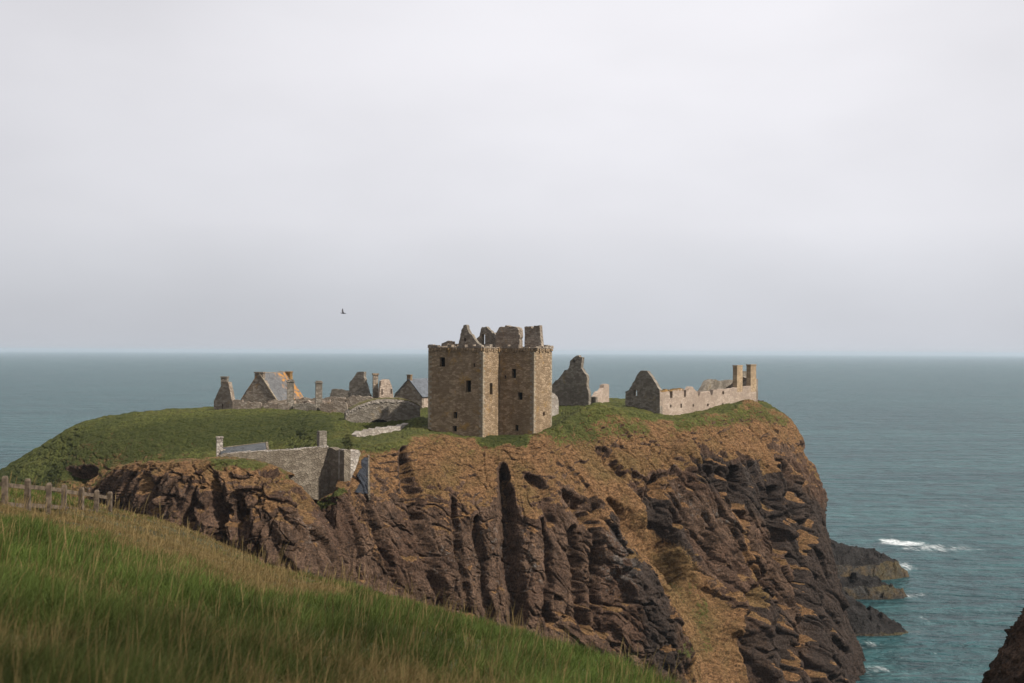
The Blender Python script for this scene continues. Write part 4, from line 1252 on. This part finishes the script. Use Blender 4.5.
# ------------------------------------------------------------------ vault, rubble, gate
vt = empty('vaulted_cellar', (*plan(383, 206), 47), 'wide rounded grey rubble vault face topped with turf left of the keep', 'ruined vault')
pv_ = Plane(plan(345, 206), plan(421, 209))
vout = [(345.6, 413.4), (350, 410), (354.6, 407.2), (360, 404.6), (366, 402.4), (374, 400.4), (381, 399.4), (391, 399), (401.6, 399.6), (407, 400.6), (411.7, 402), (416, 404), (420.2, 406.6), (420.2, 434), (345.6, 434)]
sz = [pv_.sz(*p) for p in vout]
mb = MB(); slab(mb, pv_, ragged(sz, .1, .5, -99), [], 4.0); mb.build('face_wall', M['grey'], vt)
mb = MB()
for (x_, y_) in [(347 + i_ * 1.7, None) for i_ in range(43)]:
    yy = np.interp(x_, [p[0] for p in vout[:13]], [p[1] for p in vout[:13]]) + 1.0
    s, z = pv_.sz(x_, yy); q_ = pv_.pt(s, z, .18)
    mb.box((q_.x, q_.y), pv_.d, random.uniform(.22, .42), .6, z - random.uniform(.2, .55), z + random.uniform(.02, .16), .85)
mb.build('edge_stones', M['rubble'], vt)
mb = MB()
top = [pv_.sz(p[0], p[1] - .9) for p in vout[1:13]]; bot = [pv_.sz(p[0], p[1] + .4) for p in vout[1:13]]
slab(mb, pv_, ragged(top + bot[::-1], .07, .4, -99), [], 3.6, 0, .35); mb.build('turf_cap', M['turf'], vt)
mb = MB()
o_ = [pv_.sz(*p) for p in [(368, 430), (369, 423), (373, 420.6), (378, 419), (383, 419.4), (388, 422), (392, 425), (393, 430)]]
slab(mb, pv_, ragged(o_, .08, .4), [], .3, 0, -.02); mb.build('opening', M['void'], vt)

rb_ = empty('rubble_wall', (*plan(385, 194), 46), 'low heap of pale rubble stones on the grass below the vault', 'ruined wall')
prb = Plane(plan(355, 188), plan(413, 200))
wall('low_wall', prb, [(355, 441), (356.5, 435), (362, 431.5), (370, 430), (378, 429), (384, 427.4), (391, 427.6), (398, 426.2), (404, 424.6), (410, 423.4), (412.6, 426), (413, 434)], M['rubble'], rb_, thick=1.3, amp=.2, step=.35, drop=1.5)
mb = MB()
for i_ in range(150):
    px_ = random.uniform(356, 412); d_ = np.interp(px_, (355, 413), (188, 200)) - random.uniform(.1, 2.4)
    yy_ = np.interp(px_, (355, 384, 412), (441, 437, 431)) + random.uniform(-1.4, 1.2)
    w_ = P(px_, yy_, d_); sz_ = random.uniform(.25, .6); an = random.uniform(0, 3)
    mb.box((w_[0], w_[1]), (math.cos(an), math.sin(an)), sz_, sz_ * .8, w_[2] - .8, w_[2] + sz_ * .3, random.uniform(.6, .85))
mb.build('fallen_stones', M['rubble'], rb_)

gt = empty('gate_wall', (*plan(329, 165), 44), 'tall grey curtain wall closing the cleft below the green bank', 'castle wall')
g0 = plan(214, 159); g1 = plan(329, 168); g2 = plan(344.2, 165.2); g3 = plan(361, 168)
wall('curtain_wall', Plane(g0, g1), [(214, 476), (221, 456.5), (227, 453.4), (237, 453), (250, 452.6), (265, 451.4), (280, 450.2), (293, 450), (306, 448.4), (316, 447.4), (328.9, 447), (328.9, 502)], M['gate'], gt, thick=1.3, amp=.12, drop=0)
wall('return_wall', Plane(g1, g2), [(328.9, 502), (328.9, 447.3), (332, 448), (336, 450.6), (344.1, 450), (344.1, 502)], M['gate'], gt, thick=1.2, amp=.08, drop=0)
wall('tower_face', Plane(g2, g3), [(344.2, 502), (344.2, 449.6), (350, 450.2), (359, 450), (360.8, 453.6), (358, 462), (354, 472), (349, 483), (346, 502)], M['rubble'], gt, thick=1.2, amp=.1, drop=0)
mb = MB()
for i_ in range(90):
    t_ = i_ / 89
    px_ = 224 + t_ * 104; yy = np.interp(px_, (214, 237, 265, 293, 316, 329), (458, 453, 451.4, 450, 447.4, 447))
    pl = Plane(g0, g1); s, z = pl.sz(px_, yy); q_ = pl.pt(s, z, .5)
    mb.box((q_.x, q_.y), pl.d, random.uniform(.15, .34), random.uniform(.4, 1.0), z - .2, z + random.uniform(.04, .2), .85)
mb.build('cope_stones', M['rubble'], gt)

lo = empty('gate_lodge', (*plan(240, 176), 44), 'small ruined house with pale chimney and blue slate roof behind the gate wall', 'house')
l1 = Vector(plan(221, 174)); l2 = Vector(plan(266, 176.5)); ld = (l2 - l1).normalized(); lnn = Vector((ld.y, -ld.x))
zl = P(221, 449.6, 174)[2]; zr = P(265, 443.4, 176.5)[2]
mb = MB()
v3 = lambda q_, z_: Vector((q_.x, q_.y, z_))
roof_slab(mb, v3(l1 + lnn * 2.4, zl - 2.3), v3(l2 + lnn * 2.4, zl - 1.4), v3(l2, zr), v3(l1, zl + .1))
roof_slab(mb, v3(l1 - lnn * 2.4, zl - 2.3), v3(l2 - lnn * 2.4, zl - 1.4), v3(l2, zr), v3(l1, zl + .1))
mb.build('roof', M['slate_dark'], lo)
mb = MB()
for a0, za, b0, zb_ in ((l1, zl + .1, l2, zr),):
    d3 = (v3(b0, zb_) - v3(a0, za)); 
    for sgnn in (-1, 1):
        n3 = v3(lnn * .16 * sgnn, 0)
        mb.quad(v3(a0, za + .16) + n3, v3(b0, zb_ + .16) + n3, v3(b0, zb_ + .24), v3(a0, za + .24))
mb.build('ridge', M['gate'], lo)
mb = MB()
roof_slab(mb, v3(l2 + lnn * 2.5 + ld * .05, zl - 1.3), v3(l2 + lnn * 2.5 + ld * .4, zl - 1.3), v3(l2 + ld * .4, zr + .12), v3(l2 + ld * .05, zr + .12), .14)
roof_slab(mb, v3(l2 - lnn * 2.5 + ld * .05, zl - 1.3), v3(l2 - lnn * 2.5 + ld * .4, zl - 1.3), v3(l2 + ld * .4, zr + .12), v3(l2 + ld * .05, zr + .12), .14)
mb.build('skew', M['gate'], lo)
pll = Plane(l1 + lnn * 2.4, l1 - lnn * 2.4)
mb = MB(); slab(mb, Plane((l1 + lnn * 2.4), (l1 - lnn * 2.4)), ragged([(-.4, 40), (5.2, 40), (5.2, zl - 1.8), (2.4, zl + .3), (-.4, zl - 2.6)], .1), [], .8); mb.build('gable_wall', M['grey'], lo)
mb = MB(); mb.quad(v3(l1 + lnn * 2.3, 40), v3(l2 + lnn * 2.3, 40), v3(l2 + lnn * 2.3, zl - 1.5), v3(l1 + lnn * 2.3, zl - 2.3))
mb.quad(v3(l2 + lnn * 2.3, 40), v3(l2 - lnn * 2.3, 40), v3(l2 - lnn * 2.3, zl - 1.5), v3(l2 + lnn * 2.3, zl - 1.5)); mb.face([v3(l2 + lnn * 2.3, zl - 1.5), v3(l2 - lnn * 2.3, zl - 1.5), v3(l2, zr)], ((0, 0), (4.6, 0), (2.3, 2.5))); mb.build('side_wall', M['gate'], lo)
cm = MB(); c = Vector(plan(220.3, 174)); zt = P(220, 436.6, 174)[2]
cm.box(c, (1, .35), 1.0, .95, 42, zt - .2, .95); cm.box(c, (1, .35), 1.12, 1.08, zt - .2, zt); cm.build('chimney_stack', M['rubble'], lo)

pi_ = empty('stone_pillar', (*plan(322, 176), 44), 'dark upright wall stub standing behind the gate wall corner', 'ruined wall')
cm = MB(); zt = P(322, 431, 177)[2]
cm.box(plan(322.4, 177), (1, .75), 1.35, .95, 42, zt, .95); cm.build('stub', M['grey'], pi_)

sl = empty('slate_slab', (*plan(361, 167), 40), 'blue grey slate slab fixed to the cliff right of the gate wall', 'rock slab')
from mathutils.bvhtree import BVHTree
bpy.context.view_layer.update()
BV = BVHTree.FromObject(rock_land, bpy.context.evaluated_depsgraph_get())


def skin(name, outline, mat, parent, lift, step=.8):
    """a patch lying on the cliff face: thin, follows the rock"""
    xs_ = [p_[0] for p_ in outline]; ys_ = [p_[1] for p_ in outline]
    def inside(x_, y_):
        c_ = False
        for (x0, y0), (x1, y1) in zip(outline, outline[1:] + outline[:1]):
            if (y0 > y_) != (y1 > y_) and x_ < (x1 - x0) * (y_ - y0) / (y1 - y0) + x0: c_ = not c_
        return c_
    memo = {}
    def hit(i_, j_):
        if (i_, j_) not in memo:
            r_ = ray(min(xs_) + i_ * step, min(ys_) + j_ * step); r_.normalize()
            h_, nrm_, ix_, ds_ = BV.ray_cast(EYE, r_)
            memo[i_, j_] = h_ - r_ * lift if h_ else None
        return memo[i_, j_]
    mb = MB()
    for i_ in range(int((max(xs_) - min(xs_)) / step) + 1):
        for j_ in range(int((max(ys_) - min(ys_)) / step) + 1):
            if not inside(min(xs_) + (i_ + .5) * step, min(ys_) + (j_ + .5) * step): continue
            q_ = [hit(i_, j_), hit(i_ + 1, j_), hit(i_ + 1, j_ + 1), hit(i_, j_ + 1)]
            if None in q_: continue
            mb.quad(*q_)
            bk = [v_ + Vector((0, .5, 0)) for v_ in q_]
            mb.quad(*bk[::-1])
            for a_i in range(4): mb.quad(q_[a_i], bk[a_i], bk[(a_i + 1) % 4], q_[(a_i + 1) % 4])
    return mb.build(name, mat, parent)


skin('slab_face', [(355, 492), (358, 487), (361, 481), (357, 476), (359, 471), (362, 468), (361, 461), (363.5, 458), (367.4, 457.6), (367.8, 470), (367.6, 494), (362, 493.5)], M['netting'], sl, .25)
skin('edge_strip', [(368.0, 500), (368.0, 455), (369.3, 455), (369.6, 500)], M['gate'], sl, .3, .6)

# ------------------------------------------------------------------ fence
fn_ = empty('wooden_fence', (-13.8, 31, 55.3), 'weathered post and rail wooden fence at the left edge of the near hill', 'fence')
PX = [(4.8, 476.4), (28, 479), (48, 483.2), (64, 485.2), (81, 487.8), (96, 490.3), (109.5, 492)]
posts = []
for i_, (px_, py_) in enumerate(PX):
    d_ = 30 + i_ * 1.38
    t_ = P(px_, py_, d_); posts.append(t_)
    an = random.uniform(-.2, .2); tilt = (random.uniform(-.03, .03), random.uniform(-.03, .03))
    mb = MB(); mb.box((t_[0], t_[1]), (math.cos(an), math.sin(an)), .145, .135, t_[2] - 1.5, t_[2] - .05, .95, tilt)
    mb.box((t_[0] + tilt[0], t_[1] + tilt[1]), (math.cos(an), math.sin(an)), .137, .128, t_[2] - .05, t_[2] + .01, .7)
    mb.build('post', M['wood'], fn_)
RAIL = [(8, 484.2), (28, 486.9), (48, 488.6), (64, 490.4), (81, 493), (96, 495.4), (109.5, 497.4)]
for i_ in range(6):
    for low_ in (0, 1):
        a3 = Vector(P(PX[i_][0], RAIL[i_][1], posts[i_][1])); b3 = Vector(P(PX[i_ + 1][0], RAIL[i_ + 1][1], posts[i_ + 1][1]))
        if low_: a3.z -= .52; b3.z -= .54
        d2 = Vector((b3.x - a3.x, b3.y - a3.y)).normalized(); n2 = Vector((d2.y, -d2.x)) * .03
        off = Vector((d2.y, -d2.x)) * (-.085)
        mb = MB(); hh_ = Vector((0, 0, .058)); n3 = Vector((n2.x, n2.y, 0)); o3 = Vector((off.x, off.y, random.uniform(-.015, .015)))
        e3 = (b3 - a3).normalized() * .06
        pts8 = [a3 - e3 + o3 + n3 * sx + hh_ * sz_ for sx, sz_ in ((-1, -1), (1, -1), (1, 1), (-1, 1))], [b3 + e3 + o3 + n3 * sx + hh_ * sz_ for sx, sz_ in ((-1, -1), (1, -1), (1, 1), (-1, 1))]
        for j in range(4):
            jj = (j + 1) % 4
            mb.quad(pts8[0][j], pts8[0][jj], pts8[1][jj], pts8[1][j])
        mb.quad(*pts8[0][::-1]); mb.quad(*pts8[1])
        mb.build('rail', M['wood'], fn_)

# ------------------------------------------------------------------ bird
bp = Vector(P(343, 313.3, 120))
bs = bpy.data.meshes.new('bird')
L_ = .55
prof = [(-.5, .0), (-.42, .03), (-.25, .07), (0, .1), (.25, .085), (.4, .06), (.5, .045), (.58, .012)]
bv, bf = [], []
ringn = 8
for (t_, r_) in prof:
    for j in range(ringn):
        an = 2 * math.pi * j / ringn
        bv.append((-t_ * L_, r_ * L_ * 1.1 * math.cos(an), r_ * L_ * math.sin(an)))
for a in range(len(prof) - 1):
    for j in range(ringn):
        bf.append((a * ringn + j, a * ringn + (j + 1) % ringn, (a + 1) * ringn + (j + 1) % ringn, (a + 1) * ringn + j))
for sgn_ in (-1, 1):
    wpts = [((.10, .03, .02), (-.10, .03, .02)), ((.13, .28, .20), (-.06, .28, .18)), ((.05, .52, .26), (-.08, .52, .25)), ((-.06, .74, .27), (-.10, .74, .265))]
    n0 = len(bv)
    for (f3, k3) in wpts:
        for th in (.012, -.012):
            bv.append((-f3[0], f3[1] * sgn_, f3[2] + th)); bv.append((-k3[0], k3[1] * sgn_, k3[2] + th))
    for a in range(3):
        o0 = n0 + a * 4; o1 = o0 + 4
        bf += [(o0, o0 + 1, o1 + 1, o1), (o0 + 2, o1 + 2, o1 + 3, o0 + 3), (o0, o1, o1 + 2, o0 + 2), (o0 + 1, o0 + 3, o1 + 3, o1 + 1)]
n0 = len(bv)
bv += [(.22, .02, 0), (.22, -.02, 0), (.38, -.07, .01), (.38, .07, .01)]
bf.append((n0, n0 + 1, n0 + 2, n0 + 3))
bs.from_pydata(bv, [], bf)
bo = link('bird', bs, M['bird'])
bo.location = bp; bo.rotation_euler = (math.radians(25), math.radians(8), math.radians(28))
tag(bo, 'small dark seabird flying with raised wings above the ruins', 'bird')

# ------------------------------------------------------------------ air
hz = MB()
HB = 33000.0
for z_, fl in ((-6.0, True), (82.0, False)):
    f4 = [(-HB, -HB, z_), (HB, -HB, z_), (HB, HB, z_), (-HB, HB, z_)]
    hz.quad(*(f4[::-1] if fl else f4))
for (a, b) in (((-HB, -HB), (HB, -HB)), ((HB, -HB), (HB, HB)), ((HB, HB), (-HB, HB)), ((-HB, HB), (-HB, -HB))):
    hz.quad((*a, -6.0), (*b, -6.0), (*b, 82.0), (*a, 82.0))
k = NT('haze_air')
k.t.nodes.remove(k.b)
pvn = k.n('ShaderNodeVolumePrincipled')
pvn.inputs['Color'].default_value = (.56, .68, .78, 1)
pvn.inputs['Density'].default_value = .00006
pvn.inputs['Density Attribute'].default_value = ''
pvn.inputs['Anisotropy'].default_value = .1
k.l(pvn.outputs[0], k.out.inputs['Volume'])
haze = hz.build('haze', k.m)
tag(haze, 'thin pale sea haze over the water', 'haze', kind='stuff')
import bmesh as _bm
b_ = _bm.new(); b_.from_mesh(haze.data); _bm.ops.remove_doubles(b_, verts=b_.verts, dist=.01); _bm.ops.recalc_face_normals(b_, faces=b_.faces); b_.to_mesh(haze.data); b_.free()

# ------------------------------------------------------------------ light
SUN_AZ = math.atan2(.89, -.45); SUN_EL = math.radians(44)
sdv = Vector((math.cos(SUN_EL) * math.sin(SUN_AZ), math.cos(SUN_EL) * math.cos(SUN_AZ), math.sin(SUN_EL)))
sl_ = bpy.data.lights.new('sun', 'SUN'); sl_.energy = 5.0; sl_.angle = math.radians(1.5); sl_.color = (1.0, .93, .83)
so = bpy.data.objects.new('sun', sl_); COL.objects.link(so)
so.rotation_euler = sdv.to_track_quat('Z', 'Y').to_euler()
so.location = (60, -20, 120)

wd = bpy.data.worlds.new('World'); sc.world = wd; wd.use_nodes = True
t = wd.node_tree; bg = t.nodes['Background']
sky = t.nodes.new('ShaderNodeTexSky'); sky.sky_type = 'NISHITA'; sky.sun_disc = False
sky.sun_elevation = SUN_EL; sky.sun_rotation = SUN_AZ; sky.air_density = 1.0; sky.dust_density = 3.0
tc = t.nodes.new('ShaderNodeTexCoord'); sp_ = t.nodes.new('ShaderNodeSeparateXYZ'); t.links.new(tc.outputs['Generated'], sp_.inputs[0])


def mr(inp, a, b, c0, c1):
    m = t.nodes.new('ShaderNodeMapRange'); m.interpolation_type = 'SMOOTHSTEP'; t.links.new(inp, m.inputs[0])
    m.inputs[1].default_value = a; m.inputs[2].default_value = b; m.inputs[3].default_value = c0; m.inputs[4].default_value = c1
    return m.outputs[0]


# overcast veil: grey cloud, a little darker and bluer towards the horizon, soft large clouds
rampn = t.nodes.new('ShaderNodeValToRGB'); t.links.new(mr(sp_.outputs[2], 0.0, .30, 0, 1), rampn.inputs[0])
cr_ = rampn.color_ramp; cr_.elements[0].position = 0; cr_.elements[0].color = (.585, .60, .65, 1); cr_.elements[1].position = 1; cr_.elements[1].color = (.80, .785, .815, 1)
e_ = cr_.elements.new(.32); e_.color = (.725, .72, .76, 1)
nz_ = t.nodes.new('ShaderNodeTexNoise'); nz_.inputs['Scale'].default_value = 2.2; nz_.inputs['Detail'].default_value = 4
mp_ = t.nodes.new('ShaderNodeMapping'); mp_.inputs['Scale'].default_value = (1, 1, 2.5); t.links.new(tc.outputs['Generated'], mp_.inputs[0]); t.links.new(mp_.outputs[0], nz_.inputs['Vector'])
cl_ = mr(nz_.outputs[0], .3, .7, .94, 1.06)
side = mr(sp_.outputs[0], -.55, .15, .80, 1.0)
mul = t.nodes.new('ShaderNodeMath'); mul.operation = 'MULTIPLY'; side2 = mr(sp_.outputs[0], .15, .5, 1.0, .92)
mul0 = t.nodes.new('ShaderNodeMath'); mul0.operation = 'MULTIPLY'; t.links.new(side, mul0.inputs[0]); t.links.new(side2, mul0.inputs[1])
t.links.new(cl_, mul.inputs[0]); t.links.new(mul0.outputs[0], mul.inputs[1])
mul2 = t.nodes.new('ShaderNodeMath'); mul2.operation = 'MULTIPLY'; t.links.new(mul.outputs[0], mul2.inputs[0]); mul2.inputs[1].default_value = 8.05
vm_ = t.nodes.new('ShaderNodeVectorMath'); vm_.operation = 'SCALE'; t.links.new(rampn.outputs[0], vm_.inputs[0]); t.links.new(mul2.outputs[0], vm_.inputs['Scale'])
mxw = t.nodes.new('ShaderNodeMix'); mxw.data_type = 'RGBA'; mxw.inputs[0].default_value = .93
t.links.new(sky.outputs[0], mxw.inputs[6]); t.links.new(vm_.outputs[0], mxw.inputs[7])
t.links.new(mxw.outputs[2], bg.inputs['Color']); bg.inputs['Strength'].default_value = .1

vs = sc.view_settings
vs.view_transform = 'Standard'; vs.look = 'None'; vs.exposure = 0.52; vs.gamma = 1; vs.use_curve_mapping = False
sc.render.filter_size = 1.1
sc.cycles.use_denoising = True
sc.cycles.max_bounces = 5; sc.cycles.diffuse_bounces = 2; sc.cycles.glossy_bounces = 2; sc.cycles.transmission_bounces = 2
sc.cycles.volume_bounces = 0
